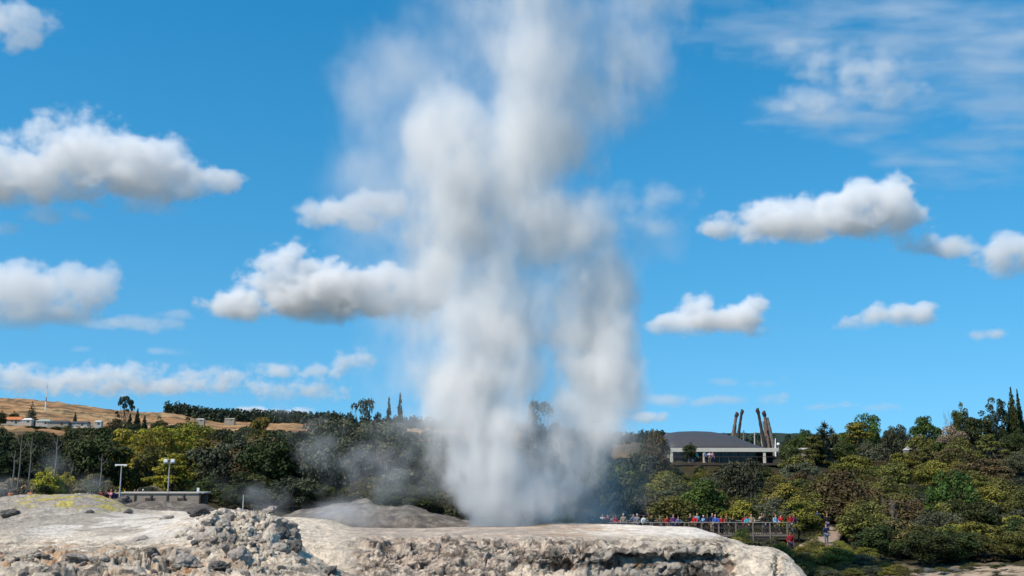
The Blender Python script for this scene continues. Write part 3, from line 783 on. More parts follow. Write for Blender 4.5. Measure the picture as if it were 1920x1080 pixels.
def hill(px, Y):
    if 1245 < px < 1480 and Y > 146: return False
    if 1500 < px < 1600 and 84 < Y < 103: return False
    if px < 1500 and Y < 95: return False
    return True
fill(165, 1190, 2050, 77, 150, [('scrub_olive', 6), ('scrub_moss', 5), ('scrub_brown', 3.5), ('scrub_grey', 3), ('scrub_deep', 1), ('round_olive', 3), ('round_deep', 0.7), ('bare', 1)], (3.0, 5.0), (1.0, 1.5),
     {'scrub_olive': 'olive bush in the thick scrub covering the right hillside', 'scrub_moss': 'yellow green bush in the scrub covering the right hillside',
      'scrub_brown': 'brown bush in the scrub covering the right hillside', 'scrub_grey': 'grey green bush in the scrub covering the right hillside',
      'scrub_deep': 'dark green bush in the scrub covering the right hillside', 'round_olive': 'olive tree standing up from the scrub on the right hillside',
      'round_deep': 'dark tree standing up from the scrub on the right hillside', 'bare': 'bare grey bush in the scrub covering the right hillside'}, 'bushes covering the right hillside', 0.36, cond=hill, seed=8)
fill(22, 1480, 2100, 150, 180, [('round_olive', 3), ('round_deep', 3), ('round_green', 2), ('layer_olive', 2), ('round_grey', 2)], (4, 6.5), (0.8, 1.1),
     'tree in the line along the crest of the right hill', 'trees along the crest of the right hill', 0.5, seed=9)
fill(9, 1250, 1500, 215, 260, [('round_deep', 2), ('round_grey', 3), ('round_olive', 2)], (4, 6.5), (0.8, 1.2),
     'tree showing over the roof behind the building', 'trees behind the building', 0.5, seed=10)
fill(26, 1380, 1660, 74, 86, [('scrub_olive', 3), ('scrub_moss', 3), ('scrub_grey', 2)], (1.5, 2.6), (1.1, 1.6),
     'low olive bush at the foot of the slope beside the terrace', 'low bushes beside the terrace', 0.4, seed=11)
fill(26, 440, 1120, 84, 93, [('scrub_deep', 4), ('scrub_grey', 2), ('scrub_olive', 2), ('scrub_brown', 1)], (2.2, 3.6), (1.1, 1.6),
     'low dark bush at the foot of the shaded wood behind the grey bank', 'low bushes in front of the shaded wood', 0.5, seed=12)
fill(44, 1240, 1490, 116, 153, [('scrub_olive', 3), ('scrub_moss', 2), ('scrub_brown', 2), ('scrub_yellow', 1)], (1.6, 2.8), (1.1, 1.6),
     'low bush on the bank below the building deck', 'low bushes below the building', 0.34, seed=13)
fill(28, -60, 240, 335, 372, [('round_deep', 3), ('round_olive', 2), ('scrub_olive', 1)], (4, 6.5), (1.0, 1.5),
     'dark tree among the village houses on the brown hill', 'trees among the village houses', 0.4, seed=14)
fill(40, 1400, 1700, 64, 75, [('scrub_olive', 3), ('scrub_moss', 3), ('scrub_grey', 2), ('scrub_brown', 1)], (0.7, 1.3), (1.2, 1.9),
     'knee high olive bush at the bottom edge between the terrace and the pale ground', 'knee high bushes at the bottom edge', 0.4, seed=15)
fill(20, 1640, 2000, 67, 74, [('scrub_olive', 2), ('scrub_grey', 2), ('scrub_deep', 1)], (0.3, 0.7), (1.3, 2.2),
     'tiny bush on the strip of pale ground at the bottom right', 'tiny bushes on the pale ground', 0.6, seed=16)
print('TREES', len(TREES))

# --- woods too far away to count
def far_wood(name, label, px0, px1, Y0, Y1, n, h, col, seed, bases=None):
    rng = np.random.default_rng(seed)
    V, Fc, T, o = [], [], [], 0
    for i in range(n):
        px = rng.uniform(px0, px1); Y = rng.uniform(Y0, Y1)
        p = np.array(ground_pt(px, Y)); hh = h * (0.6 + 0.7 * rng.random()); w = hh * (0.35 + 0.3 * rng.random())
        cl = []
        for k in range(7):
            z = 0.15 + 0.8 * k / 6; ww = w * (1 - 0.6 * z)
            cl.append((p + np.array([rng.normal() * w * 0.25, rng.normal() * w * 0.25, z * hh]), (ww * 0.6, ww * 0.6, hh * 0.14), 1 + 0.25 * rng.normal()))
        v, f, t = leaves(rng, cl, 110, h * 0.16, up=0.4)
        V.append(v); Fc.append(f + o); T.append(t); o += len(v)
    o_ = link(name, crown_mesh(name, np.concatenate(V), np.concatenate(Fc), np.concatenate(T), leaf_mat('far', (0.030, 0.043, 0.026))))
    tag(o_, label, kind='stuff')
far_wood('forest', 'dark plantation forest along the ridge right of the brown hill', 312, 640, 900, 1060, 520, 9, None, 1)
far_wood('forest', 'far dark trees on the skyline behind the steam', 600, 1250, 800, 1000, 300, 8, None, 2)
far_wood('forest', 'distant bush on the low hills behind the building', 1200, 2200, 420, 700, 260, 6, None, 3)
# ------------------------------------------------------------------ built things
def box_part(x0, x1, y0, y1, z0, z1):
    V = [(x, y, z) for z in (z0, z1) for (x, y) in ((x0, y0), (x1, y0), (x1, y1), (x0, y1))]
    return V, [(0, 3, 2, 1), (4, 5, 6, 7), (0, 1, 5, 4), (1, 2, 6, 5), (2, 3, 7, 6), (3, 0, 4, 7)]

def poly_obj(name, parts, m, parent=None, bevel=0.0, smooth=False):
    V, Fc = join(parts)
    me = bpy.data.meshes.new(name)
    me.from_pydata([tuple(v) for v in V], [], Fc)
    me.materials.append(m)
    if smooth:
        for p in me.polygons: p.use_smooth = True
    if bevel:
        bm = bmesh.new(); bm.from_mesh(me)
        bmesh.ops.bevel(bm, geom=list(bm.edges), offset=bevel, segments=2, affect='EDGES', profile=0.6)
        bm.to_mesh(me); bm.free()
    me.update()
    return link(name, me, parent)

def empty(name, loc, label, cat, group=None, rz=0.0):
    e = bpy.data.objects.new(name, None); e.empty_display_size = 0.5
    e.location = loc; e.rotation_euler = (0, 0, rz)
    COL.objects.link(e)
    return tag(e, label, cat, group)

M_WOOD = mat('weathered_wood', (0.20, 0.17, 0.14), 0.85, 0.15, noise=(5, 0.35))
M_DARKWOOD = mat('dark_timber', (0.075, 0.062, 0.052), 0.85, 0.15, noise=(5, 0.35))
M_CONC = mat('pale_concrete', (0.45, 0.42, 0.38), 0.85, 0.2, noise=(3, 0.15))
M_FASCIA = mat('cream_fascia', (0.62, 0.56, 0.46), 0.6, 0.3, noise=(2, 0.08))
M_ROOF = mat('grey_metal_roof', (0.066, 0.063, 0.066), 0.55, 0.3, noise=(0.8, 0.12))
M_GLASS = mat('dark_glass', (0.015, 0.018, 0.022), 0.15, 0.5)
M_WALL = mat('house_wall', (0.32, 0.28, 0.22), 0.85, 0.2, noise=(2, 0.1))
M_METAL = mat('galvanised_metal', (0.42, 0.42, 0.41), 0.5, 0.4, noise=(4, 0.1))
M_WHITE = mat('white_paint', (0.78, 0.77, 0.74), 0.6, 0.3)
M_RED = mat('red_paint', (0.45, 0.06, 0.04), 0.6, 0.3)
M_CARVED = mat('carved_timber', (0.17, 0.115, 0.085), 0.8, 0.2, noise=(2.5, 0.5))
M_CARVED2 = mat('dark_carved_timber', (0.055, 0.04, 0.035), 0.8, 0.2, noise=(2.5, 0.4))
M_CARVED3 = mat('grey_carved_timber', (0.20, 0.165, 0.135), 0.8, 0.2, noise=(2.5, 0.4))

# --- boulders of the rubble mound
from mathutils import noise as mnoise
from mathutils.bvhtree import BVHTree
def boulder_mesh(seed):
    bm = bmesh.new()
    bmesh.ops.create_icosphere(bm, subdivisions=4, radius=1.0)
    rr = random.Random(seed); off = Vector((rr.uniform(-50, 50), rr.uniform(-50, 50), rr.uniform(-50, 50)))
    planes = []
    for _ in range(11):
        d = Vector((rr.gauss(0, 1), rr.gauss(0, 1), rr.gauss(0, 1))).normalized()
        planes.append((d, rr.uniform(0.55, 0.9)))
    for v in bm.verts:
        p = v.co.copy()
        for d, k in planes:
            e = p.dot(d) - k
            if e > 0: p -= d * e * 0.92
        n = v.co.normalized()
        p += n * (0.26 * mnoise.fractal(p * 1.6 + off, 0.7, 2.1, 5) - 0.22 * abs(mnoise.noise(p * 2.6 + off)))
        p += n * 0.10 * mnoise.fractal(p * 5 + off, 0.5, 2.1, 4)
        v.co = p
    me = bpy.data.meshes.new('boulder'); bm.to_mesh(me); bm.free()
    for p in me.polygons: p.use_smooth = True
    return me
M_BOULD = [mat('boulder_cream', (0.68, 0.57, 0.45), 0.9, 0.15, noise=(3.0, 0.5), vary=0.22, bump_=(5, 0.8, 0.15)),
           mat('boulder_grey', (0.38, 0.33, 0.28), 0.9, 0.15, noise=(3.0, 0.5), vary=0.25, bump_=(5, 0.8, 0.15)),
           mat('boulder_dark', (0.14, 0.128, 0.115), 0.9, 0.15, noise=(3.0, 0.5), vary=0.2, bump_=(5, 0.8, 0.15))]
BM = []
for k in range(7):
    for j in range(3):
        me = boulder_mesh(100 + k); me.materials.append(M_BOULD[j]); BM.append(me)
def sheet_bvh(S):
    P = S[2]; nr, nc = P.shape[:2]
    return BVHTree.FromPolygons([tuple(p) for p in P.reshape(-1, 3)], [tuple(f) for f in grid_faces(nr, nc)])
BV = sheet_bvh(SLOPE)
EYE = Vector((0, 0, CZ))
def on_slope(px, py):
    d = (at(px, py, 50) - EYE).normalized()
    hit = BV.ray_cast(EYE, d)
    return hit[0]
def boulder(px, py, wpx, hpx, tone, label, group=None, k=None, sink=0.3, rr=random):
    p = on_slope(px, py)
    if p is None: return
    s = p.y / F
    o = link('boulder', BM[(rr.randrange(7) if k is None else k) * 3 + tone])
    sx, sz = wpx * s / 2 * 1.15, hpx * s / 2 * 1.15
    o.scale = (sx, sx * rr.uniform(0.8, 1.2), sz)
    o.rotation_euler = (rr.uniform(-.35, .35), rr.uniform(-.35, .35), rr.uniform(0, 6.28))
    o.location = (p.x, p.y, p.z + sz * (1 - 2 * sink) * 0.8)
    tag(o, label, 'boulder', group)
boulder(507, 1022, 28, 38, 0, 'cream coloured upright boulder at the right foot of the rubble mound', k=2)
boulder(372, 968, 44, 22, 2, 'flat dark boulder at the left end of the rubble mound crest', k=4)
boulder(548, 1030, 40, 26, 2, 'dark cracked boulder at the right edge of the rubble mound', k=5)
boulder(312, 973, 30, 9, 1, 'low grey boulder alone on the white flat left of the rubble mound', k=1)
boulder(505, 962, 26, 16, 1, 'grey boulder on the crest of the rubble mound next to the marker post', k=6)
boulder(15, 968, 34, 20, 2, 'dark split boulder low on the grey slope at the left edge', k=3)
boulder(168, 962, 18, 7, 2, 'small dark boulder on the grey slope below the yellow sulphur', k=0)
boulder(240, 962, 14, 10, 2, 'small dark stone at the end of the sulphur slope', k=3)
boulder(265, 1012, 30, 9, 1, 'low flat grey boulder beside the white runoff in front of the rubble mound', k=2)
boulder(350, 1058, 46, 24, 1, 'big brown grey boulder in the cracked foreground under the mound', k=5)
boulder(410, 1066, 36, 20, 2, 'dark boulder in the cracked foreground right of the big brown one', k=1)
boulder(145, 1052, 46, 20, 1, 'grey boulder in the foreground at the left with a dark underside', k=4)
boulder(615, 1076, 40, 16, 2, 'dark low boulder on the cream slope at the foot of the terrace', k=6)
rr = random.Random(77)
for i in range(150):
    a = rr.uniform(0, 6.28); f = rr.random() ** 0.6
    px_, py_ = 455 + 118 * f * math.cos(a), 1002 + 44 * f * math.sin(a)
    if py_ < 962: continue
    sz = rr.choice((6, 6, 7, 8, 9, 11, 14, 20, 30)) * rr.uniform(0.8, 1.2)
    t = rr.choices((0, 1, 2), (6, 4, 1.2))[0]
    boulder(px_, py_, sz, sz * rr.uniform(0.6, 0.95), t, ('cream broken boulder heaped on the rubble mound', 'grey broken boulder heaped on the rubble mound', 'dark broken boulder heaped on the rubble mound')[t],
            'boulders of the rubble mound', rr=rr, sink=rr.uniform(0.42, 0.62))
for i in range(46):
    px_, py_ = rr.uniform(0, 640), rr.uniform(1036, 1078)
    sz = rr.choice((7, 9, 12, 16, 22)) * rr.uniform(0.8, 1.2); t = rr.choices((0, 1, 2), (4, 4, 2))[0]
    boulder(px_, py_, sz, sz * rr.uniform(0.4, 0.7), t, ('cream boulder set in the cracked foreground slope', 'grey boulder set in the cracked foreground slope', 'dark boulder set in the cracked foreground slope')[t],
            'boulders of the foreground slope', rr=rr, sink=0.42)

M_DEADBARK = mat('dead_bark', (0.16, 0.14, 0.12), 0.9, 0.1, noise=(8, 0.4))
# --- lamp posts, poles, marker and mast
def post(name, px, py0, py1, Y, r, m, label, cat, parts=None, group=None, lean=0.0):
    b, t = at(px, py0, Y), at(px, py1, Y)
    h = t.z - b.z
    e = empty(name, b, label, cat, group)
    poly_obj('pole', [tube([(0, 0, -0.4), (lean * h * 0.5, 0, h * 0.5), (lean * h, 0, h)], [r, r * 0.9, r * 0.7], 10)], m, e, smooth=True)
    return e, h
e, h = post('lamp_post', 223, 950, 873, 78, 0.055, M_METAL, 'pale T shaped post with a bare crossarm by the low shelter', 'lamp post')
poly_obj('crossarm', [box_part(-0.5, 0.42, -0.05, 0.05, h + 0.002, h + 0.1)], M_WHITE, e, 0.01)
for x in (-0.42, 0.34): poly_obj('lamp', [box_part(x - 0.07, x + 0.07, -0.12, 0.05, h - 0.05, h - 0.001)], M_METAL, e, 0.012)
e, h = post('lamp_post', 313, 955, 869, 80, 0.055, M_METAL, 'pale post carrying two white floodlights behind the low shelter', 'lamp post')
poly_obj('crossarm', [box_part(-0.45, 0.45, -0.04, 0.04, h + 0.002, h + 0.08)], M_METAL, e, 0.01)
for x in (-0.28, 0.28): poly_obj('floodlight', [box_part(x - 0.15, x + 0.15, -0.2, 0.06, h + 0.09, h + 0.34)], M_WHITE, e, 0.03)
for px_, p0, p1, lb in ((34, 905, 812, 'taller bare grey trunk standing at the far left above the yellow bush'), (54, 900, 820, 'shorter bare trunk right of the taller one at the far left'), (24, 900, 845, 'thin bare trunk left of the two taller ones at the far left'), (188, 905, 850, 'leaning bare trunk behind the grey bushes at the left'), (103, 885, 815, 'pale bare trunk in the thin steam at the left')):
    b, t = at(px_, p0, 83), at(px_, p1, 83); h = t.z - b.z
    e = empty('dead_tree', b, lb, 'dead tree')
    pts = [(0, 0, -0.3), (0.05, 0, h * 0.4), (-0.03, 0.04, h * 0.75), (0.04, 0, h)]
    poly_obj('trunk', [tube(pts, [0.07, 0.06, 0.045, 0.025], 8)], M_DEADBARK, e, smooth=True)
    poly_obj('branch', [tube([(0, 0, h * 0.6), (0.3, 0.05, h * 0.72), (0.45, 0.1, h * 0.86)], [0.04, 0.03, 0.012], 6), tube([(0, 0, h * 0.74), (-0.22, -0.05, h * 0.82), (-0.3, 0, h * 0.93)], [0.035, 0.025, 0.01], 6)], M_DEADBARK, e, smooth=True)
e, h = post('marker_post', 455, 966, 926, 42, 0.028, M_METAL, 'thin grey marker post standing on the rubble mound', 'marker post')
poly_obj('cap', [box_part(-0.04, 0.04, -0.04, 0.04, h - 0.01, h + 0.05)], M_DARKWOOD, e, 0.008)
b, t = at(85, 768, 640), at(85, 714, 640); h = t.z - b.z
e = empty('radio_mast', b, 'thin white and red banded mast on the brown hill at the left', 'mast')
for k in range(7):
    r0, r1 = 0.40 - 0.045 * k, 0.40 - 0.045 * (k + 1)
    poly_obj('mast_section', [tube([(0, 0, h * k / 7 + (0.01 if k else -1)), (0, 0, h * (k + 1) / 7)], [r0, r1], 8)], M_RED if k in (2, 5) else M_WHITE, e, smooth=True)
poly_obj('antenna', [tube([(-0.9, 0, h * 0.93), (0.9, 0, h * 0.93)], [0.08, 0.08], 6)], M_METAL, e)

# --- low shelter behind the left slope
M_PANEL = mat('brown_boards', (0.30, 0.245, 0.195), 0.85, 0.15, noise=(5, 0.3))
Y0 = 80.0
a, b = at(219, 946, Y0), at(377, 946, Y0)
Lw = b.x - a.x
e = empty('viewing_shelter', a, 'long low brown shelter with a pale roof edge behind the left slope', 'shelter')
hz = at(300, 926, Y0).z - a.z
poly_obj('back_wall', [box_part(0.1, Lw - 0.1, 1.9, 2.0, -1.2, hz)], M_WOOD, e)
poly_obj('front_panel', [box_part(0.1, Lw - 0.1, 0, 0.08, -1.2, hz * 0.97)], M_PANEL, e, 0.01)
for x0, x1 in ((0.5, 1.0), (2.2, 3.0), (4.7, 5.5)):
    poly_obj('opening', [box_part(x0, x1, -0.012, -0.002, hz * 0.2, hz * 0.6)], M_DARKWOOD, e)
for k in range(6):
    x = 0.12 + k * (Lw - 0.24) / 5
    poly_obj('post', [box_part(x - 0.06, x + 0.06, -0.08, -0.002, -1.3, hz)], M_DARKWOOD, e, 0.008)
bm_parts = [box_part(-0.15, Lw + 0.15, -0.03, 2.2, hz + 0.003, hz + 0.11)]
ro = poly_obj('roof', bm_parts, M_CONC, e, 0.02)
poly_obj('fascia', [box_part(-0.16, Lw + 0.16, -0.07, -0.032, hz + 0.0, hz + 0.09)], mat('brown_fascia', (0.30, 0.24, 0.19), 0.8, 0.2, noise=(4, 0.2)), ro)
b = at(371, 924, Y0 - 0.2)
e = empty('notice_board', b, 'small pale notice board on the right end of the low shelter roof', 'sign')
poly_obj('board', [box_part(-0.10, 0.10, 0, 0.03, 0.08, 0.38)], M_WHITE, e, 0.01)
poly_obj('stake', [tube([(0, 0.05, -0.05), (0, 0.05, 0.3)], [0.02, 0.02], 6)], M_METAL, e)
# dark dome shaped oven like rock in front of the shelter
o = link('boulder', BM[2 * 3 + 2]); o.location = at(231, 941, 77.5); o.scale = (0.62, 0.6, 0.5); tag(o, 'dark rounded boulder in front of the left end of the low shelter', 'boulder')

# --- houses on the hill at the left
def house(px, py, Y, wpx, hpx, roofm, wallm, label, flat=False, nwin=3):
    w = W(wpx, Y); b = at(px, py, Y); h = W(hpx * 0.9, Y); hw = h * 0.5; d = w * 0.55
    e = empty('house', b, label, 'house')
    wl = poly_obj('wall', [box_part(-w / 2, w / 2, 0, d, -3, hw)], wallm, e)
    o_ = w * 0.04
    rz = h - hw
    V = [(-w / 2 - o_, -o_, hw), (w / 2 + o_, -o_, hw), (w / 2 + o_, d + o_, hw), (-w / 2 - o_, d + o_, hw), (-w * (0.5 if flat else 0.34), d / 2, h), (w * (0.5 if flat else 0.34), d / 2, h)]
    V = [(x, y, z + 0.01) for x, y, z in V]
    poly_obj('roof', [(V, [(0, 1, 5, 4), (1, 2, 5), (2, 3, 4, 5), (3, 0, 4), (0, 3, 2, 1)])], roofm, e)
    for k in range(nwin):
        x = -w / 2 + w * (k + 0.5) / nwin
        f = poly_obj('window', [box_part(x - w * 0.07, x + w * 0.07, -0.06, -0.002, hw * 0.35, hw * 0.82)], M_WHITE, e)
        poly_obj('pane', [box_part(x - w * 0.055, x + w * 0.055, -0.09, -0.062, hw * 0.41, hw * 0.76)], M_GLASS, f)
    x = w * 0.5 * (1 - 1 / nwin) - w * 0.13
    poly_obj('door', [box_part(x - 0.45, x + 0.45, -0.05, -0.003, -0.2, hw * 0.8)], M_DARKWOOD, e)
M_ORANGE = mat('terracotta_roof', (0.50, 0.17, 0.06), 0.7, 0.2, noise=(1.5, 0.15))
M_DKROOF = mat('dark_roof', (0.06, 0.06, 0.065), 0.6, 0.3)
M_GREENROOF = mat('pale_green_roof', (0.28, 0.33, 0.27), 0.6, 0.3)
M_LTWALL = mat('white_wall', (0.42, 0.40, 0.36), 0.8, 0.2)
house(22, 793, 385, 38, 13, M_ORANGE, M_LTWALL, 'house with a bright orange tiled roof at the far left of the hill')
house(50, 791, 384, 18, 8, mat('white_roof', (0.6, 0.58, 0.55), 0.6, 0.3), M_LTWALL, 'little white roofed house right of the orange roofed one', nwin=2)
house(80, 794, 380, 26, 9, M_GREENROOF, M_LTWALL, 'house with a pale green roof in the middle of the village row')
house(108, 796, 376, 38, 9, M_DKROOF, M_WALL, 'long dark roofed house in the village row')
house(148, 797, 378, 30, 8, M_ROOF, M_LTWALL, 'pale low house right of the dark tree in the village row', flat=True)
house(152, 806, 350, 34, 7, mat('tan_roof', (0.42, 0.34, 0.24), 0.7, 0.2), M_WALL, 'tan roofed house lowest in the village row')
house(183, 795, 374, 14, 8, M_LTWALL, M_LTWALL, 'small white house at the right end of the village row', nwin=2)
house(375, 789, 560, 15, 5, M_LTWALL, M_WALL, 'tiny pale house on the brown field below the forest ridge', nwin=2)
house(430, 788, 640, 18, 4.5, M_WALL, M_WALL, 'tiny tan house in front of the forest ridge, right of the pale one', flat=True)
house(1525, 846, 168, 74, 7, M_CONC, M_WALL, 'long low wall like building with a pale roof among the skyline trees', flat=True)
house(1714, 852, 168, 28, 17, M_METAL, M_WALL, 'small grey roofed hut half hidden in the right hillside bushes', nwin=1)

# --- the visitor building with the curved grey roof
YB = 158.0
k = YB / F
b = at(1340, 868, YB)
e = empty('visitor_building', b, 'low building with a curved grey roof and cream beam above dark glass', 'building')
def bx(px): return (px - 1340) * k * 1.01
def bz(py): return (868 - py) * k
# roof: a shallow curved shell
prof = [(1257, 832), (1262, 820), (1268, 815), (1290, 812), (1320, 811), (1350, 812), (1372, 815.5), (1395, 822), (1412, 830), (1428, 838.5)]
nU, nV = 40, 12
V = []
for j in range(nV + 1):
    t = j / nV
    for i in range(nU + 1):
        u = 1257 + (1430 - 1257) * i / nU
        top = np.interp(u, [p[0] for p in prof], [p[1] for p in prof])
        z0, z1 = bz(840.5), bz(top) + 0.35
        s = math.sin(t * math.pi)          # an arch front to back, crest in the middle
        V.append((bx(u), -0.9 + 17 * t, z0 + max(0.02, z1 - z0) * s ** 0.75))
rf = link('roof', mesh_from('roof', V, grid_faces(nV + 1, nU + 1), [M_ROOF]), e)
md = rf.modifiers.new('thick', 'SOLIDIFY'); md.thickness = 0.18; md.offset = -1
poly_obj('roof_vent', [box_part(bx(1266), bx(1284), 7.0, 7.7, bz(818), bz(812.0))], M_WHITE, rf)
poly_obj('fascia_beam', [box_part(bx(1257), bx(1455), -1.4, -0.92, bz(848), bz(841))], M_FASCIA, e, 0.02)
for px_ in (1259.5, 1318.5, 1428):
    poly_obj('column', [box_part(bx(px_ - 2.2), bx(px_ + 2.2), -1.32, -0.96, -0.6, bz(848) - 0.003)], M_FASCIA, e, 0.015)
poly_obj('glass_front', [box_part(bx(1262), bx(1450), 1.0, 1.1, 0.0, bz(848))], M_GLASS, e)
for px_ in range(1275, 1450, 16):
    poly_obj('mullion', [box_part(bx(px_) - 0.04, bx(px_) + 0.04, 0.93, 0.998, 0.0, bz(848))], M_DARKWOOD, e)
poly_obj('side_wall', [box_part(bx(1258), bx(1262) - 0.003, 1.0, 14, -0.5, bz(842))], M_WALL, e)
poly_obj('deck', [box_part(bx(1256), bx(1456), -3.2, 0.9, -0.35, -0.02)], M_DARKWOOD, e)
parts = [box_part(bx(1256), bx(1456), -3.16, -3.1, 0.88, 0.95)]
parts += [box_part(bx(1256) + q * 1.45, bx(1256) + q * 1.45 + 0.05, -3.155, -3.105, -0.02, 0.878) for q in range(12)]
poly_obj('deck_rail', parts, M_DARKWOOD, e)
poly_obj('soffit', [box_part(bx(1257), bx(1455), -0.9, 0.92, bz(847.6), bz(846.2))], M_DARKWOOD, e)

# --- the tall leaning carved posts beside the roof
def carved(px0, py0, px1, py1, Y, r, m, label, head=True, group=None):
    a, b = at(px0, py0, Y), at(px1, py1, Y)
    d = b - a
    e = empty('carved_post', a, label, 'carved post', group)
    n = 14; pts, rad = [], []
    for i in range(n + 1):
        t = i / n
        pts.append((d.x * t, d.y * t, d.z * t - (1.0 if i == 0 else 0)))
        rad.append(1.12 * r * (1.1 - 0.45 * t) * (1 + 0.10 * math.sin(i * 2.3)))
    poly_obj('shaft', [tube(pts, rad, 9)], m, e, smooth=True)
    if head:
        s = 1 if d.x > 0 else -1
        h = [(d.x * 0.90, 0, d.z * 0.90), (d.x * 0.95 + 0.02 * s, 0, d.z * 0.95), (d.x + s * 0.10, -0.05, d.z * 0.985), (d.x + s * 0.04, -0.05, d.z * 1.02), (d.x - s * 0.1, 0, d.z * 1.055)]
        poly_obj('carved_head', [tube(h, [r * 0.9, r * 1.1, r * 1.15, r * 0.9, r * 0.3], 9)], M_CARVED2, e, smooth=True)
carved(1371, 840, 1381, 776, 170, 0.30, M_CARVED, 'reddish leaning carved post, left one of the left pair above the roof')
carved(1381, 840, 1391, 771, 172, 0.26, M_CARVED2, 'dark leaning carved post, right one of the left pair above the roof')
carved(1435, 843, 1421, 769, 164, 0.28, M_CARVED2, 'tallest dark carved post leaning left at the right end of the roof')
carved(1444, 843, 1433, 774, 166, 0.30, M_CARVED, 'brown carved post just right of the tallest dark one')
carved(1451, 843, 1438, 783, 168, 0.36, M_CARVED3, 'broad grey brown carved post, rightmost of the leaning ones', head=False)
carved(1441, 843, 1431, 790, 174, 0.22, M_CARVED3, 'slim grey carved post behind the broad grey brown one', head=False)
carved(1394, 840, 1394.5, 807, 172, 0.14, M_WOOD, 'short upright timber post right of the left leaning pair', head=False)
carved(1415, 842, 1415, 810, 172, 0.13, M_CONC, 'short pale upright post in the middle of the gap between the leaning posts', head=False)
carved(1377, 840, 1380, 796, 175, 0.16, M_CARVED3, 'thin grey post between the two posts of the left pair', head=False)
carved(1430, 843, 1426, 800, 173, 0.13, M_CONC, 'thin pale post left of the tallest dark carved post', head=False)
carved(1454, 844, 1454, 822, 165, 0.12, M_WHITE, 'short white upright post right of the carved posts', head=False)
bm = bmesh.new(); bmesh.ops.create_uvsphere(bm, u_segments=16, v_segments=10, radius=0.27); me = bpy.data.meshes.new('globe'); bm.to_mesh(me); bm.free(); me.materials.append(M_WHITE)
for p in me.polygons: p.use_smooth = True
e = empty('globe_lamp', at(1460, 848, 162), 'round white globe on a short stem right of the carved posts', 'lamp')
g = link('globe', me, e); g.location = (0, 0, 1.25)
poly_obj('stem', [tube([(0, 0, -0.5), (0, 0, 1.0)], [0.05, 0.05], 8)], M_METAL, e)

# --- boardwalk behind the terrace
YW = 92.0
def deckz(px): return at(px, float(np.interp(px, [1090, 1240, 1475, 1520], [1003, 1003, 1002.5, 1001])), YW).z
e = empty('boardwalk', Vector((at(1300, 1003, YW).x, YW, deckz(1300))), 'long wooden boardwalk with railings crossing behind the terrace', 'boardwalk')
ox, oz = e.location.x, e.location.z
x0, x1 = at(1090, 1003, YW).x - ox, at(1478, 1003, YW).x - ox
poly_obj('deck', [box_part(x0, x1, 0, 3.0, -0.14, 0)], M_WOOD, e, 0.01)
poly_obj('bearer', [box_part(x0, x1, 0.05, 0.2, -0.42, -0.143), box_part(x0, x1, 2.7, 2.85, -0.42, -0.143)], M_DARKWOOD, e)
M_RAIL = mat('silvered_rail', (0.30, 0.28, 0.25), 0.85, 0.15, noise=(5, 0.3))
for yy in (0.0, 2.92):
    poly_obj('top_rail', [box_part(x0, x1, yy - 0.05, yy + 0.13, 1.06, 1.11)], M_RAIL, e, 0.01)
    poly_obj('mid_rail', [box_part(x0, x1, yy + 0.02, yy + 0.06, 0.55, 0.64)], M_DARKWOOD, e)
    nb = int((x1 - x0) / 0.17)
    poly_obj('balustrade', [box_part(x0 + q * 0.17 + 0.03, x0 + q * 0.17 + 0.08, yy + 0.063, yy + 0.088, 0.04, 1.057) for q in range(nb)], M_DARKWOOD, e)
    for q in range(13):
        x = x0 + 0.08 + q * (x1 - x0 - 0.16) / 12
        poly_obj('post', [box_part(x - 0.06, x + 0.06, yy - 0.049 + (0.05 if yy else 0), yy + 0.018 + (0.05 if yy else 0), -2.6, 1.055)], M_WOOD, e)
# path climbing into the dark gap of the bushes
pp = [(1528, 1024, 89.0, 30), (1545, 1016, 91.0, 26), (1556, 1004, 94.5, 22), (1564, 994, 98.5, 17), (1570, 986, 103.0, 12)]
V = []
for (px_, py_, Y_, hw) in pp:
    for s in np.linspace(-1, 1, 7):
        q = at(px_ + s * hw, py_, Y_); V.append((q.x, q.y, q.z + 0.06 * mnoise.noise(q * 1.3) + 0.12))
me = mesh_from('path', V, grid_faces(5, 7), [mat('path_dirt', (0.30, 0.225, 0.165), 0.95, 0.1, noise=(1.2, 0.3))])
o = link('path', me); md = o.modifiers.new('thick', 'SOLIDIFY'); md.thickness = 0.6; md.offset = -1
tag(o, 'dirt path climbing from the boardwalk end into the bushes', kind='structure')
a = at(1526, 1028, 88.4); b = at(1562, 1027, 88.4)
e = empty('retaining_board', a, 'grey plank edging at the foot of the dirt path', 'plank')
poly_obj('plank', [box_part(0, b.x - a.x, 0, 0.08, -0.12, 0.14)], M_RAIL, e, 0.01)
poly_obj('peg', [box_part(x, x + 0.07, -0.072, -0.002, -0.5, 0.1) for x in (0.15, 0.8, 1.45)], M_DARKWOOD, e)
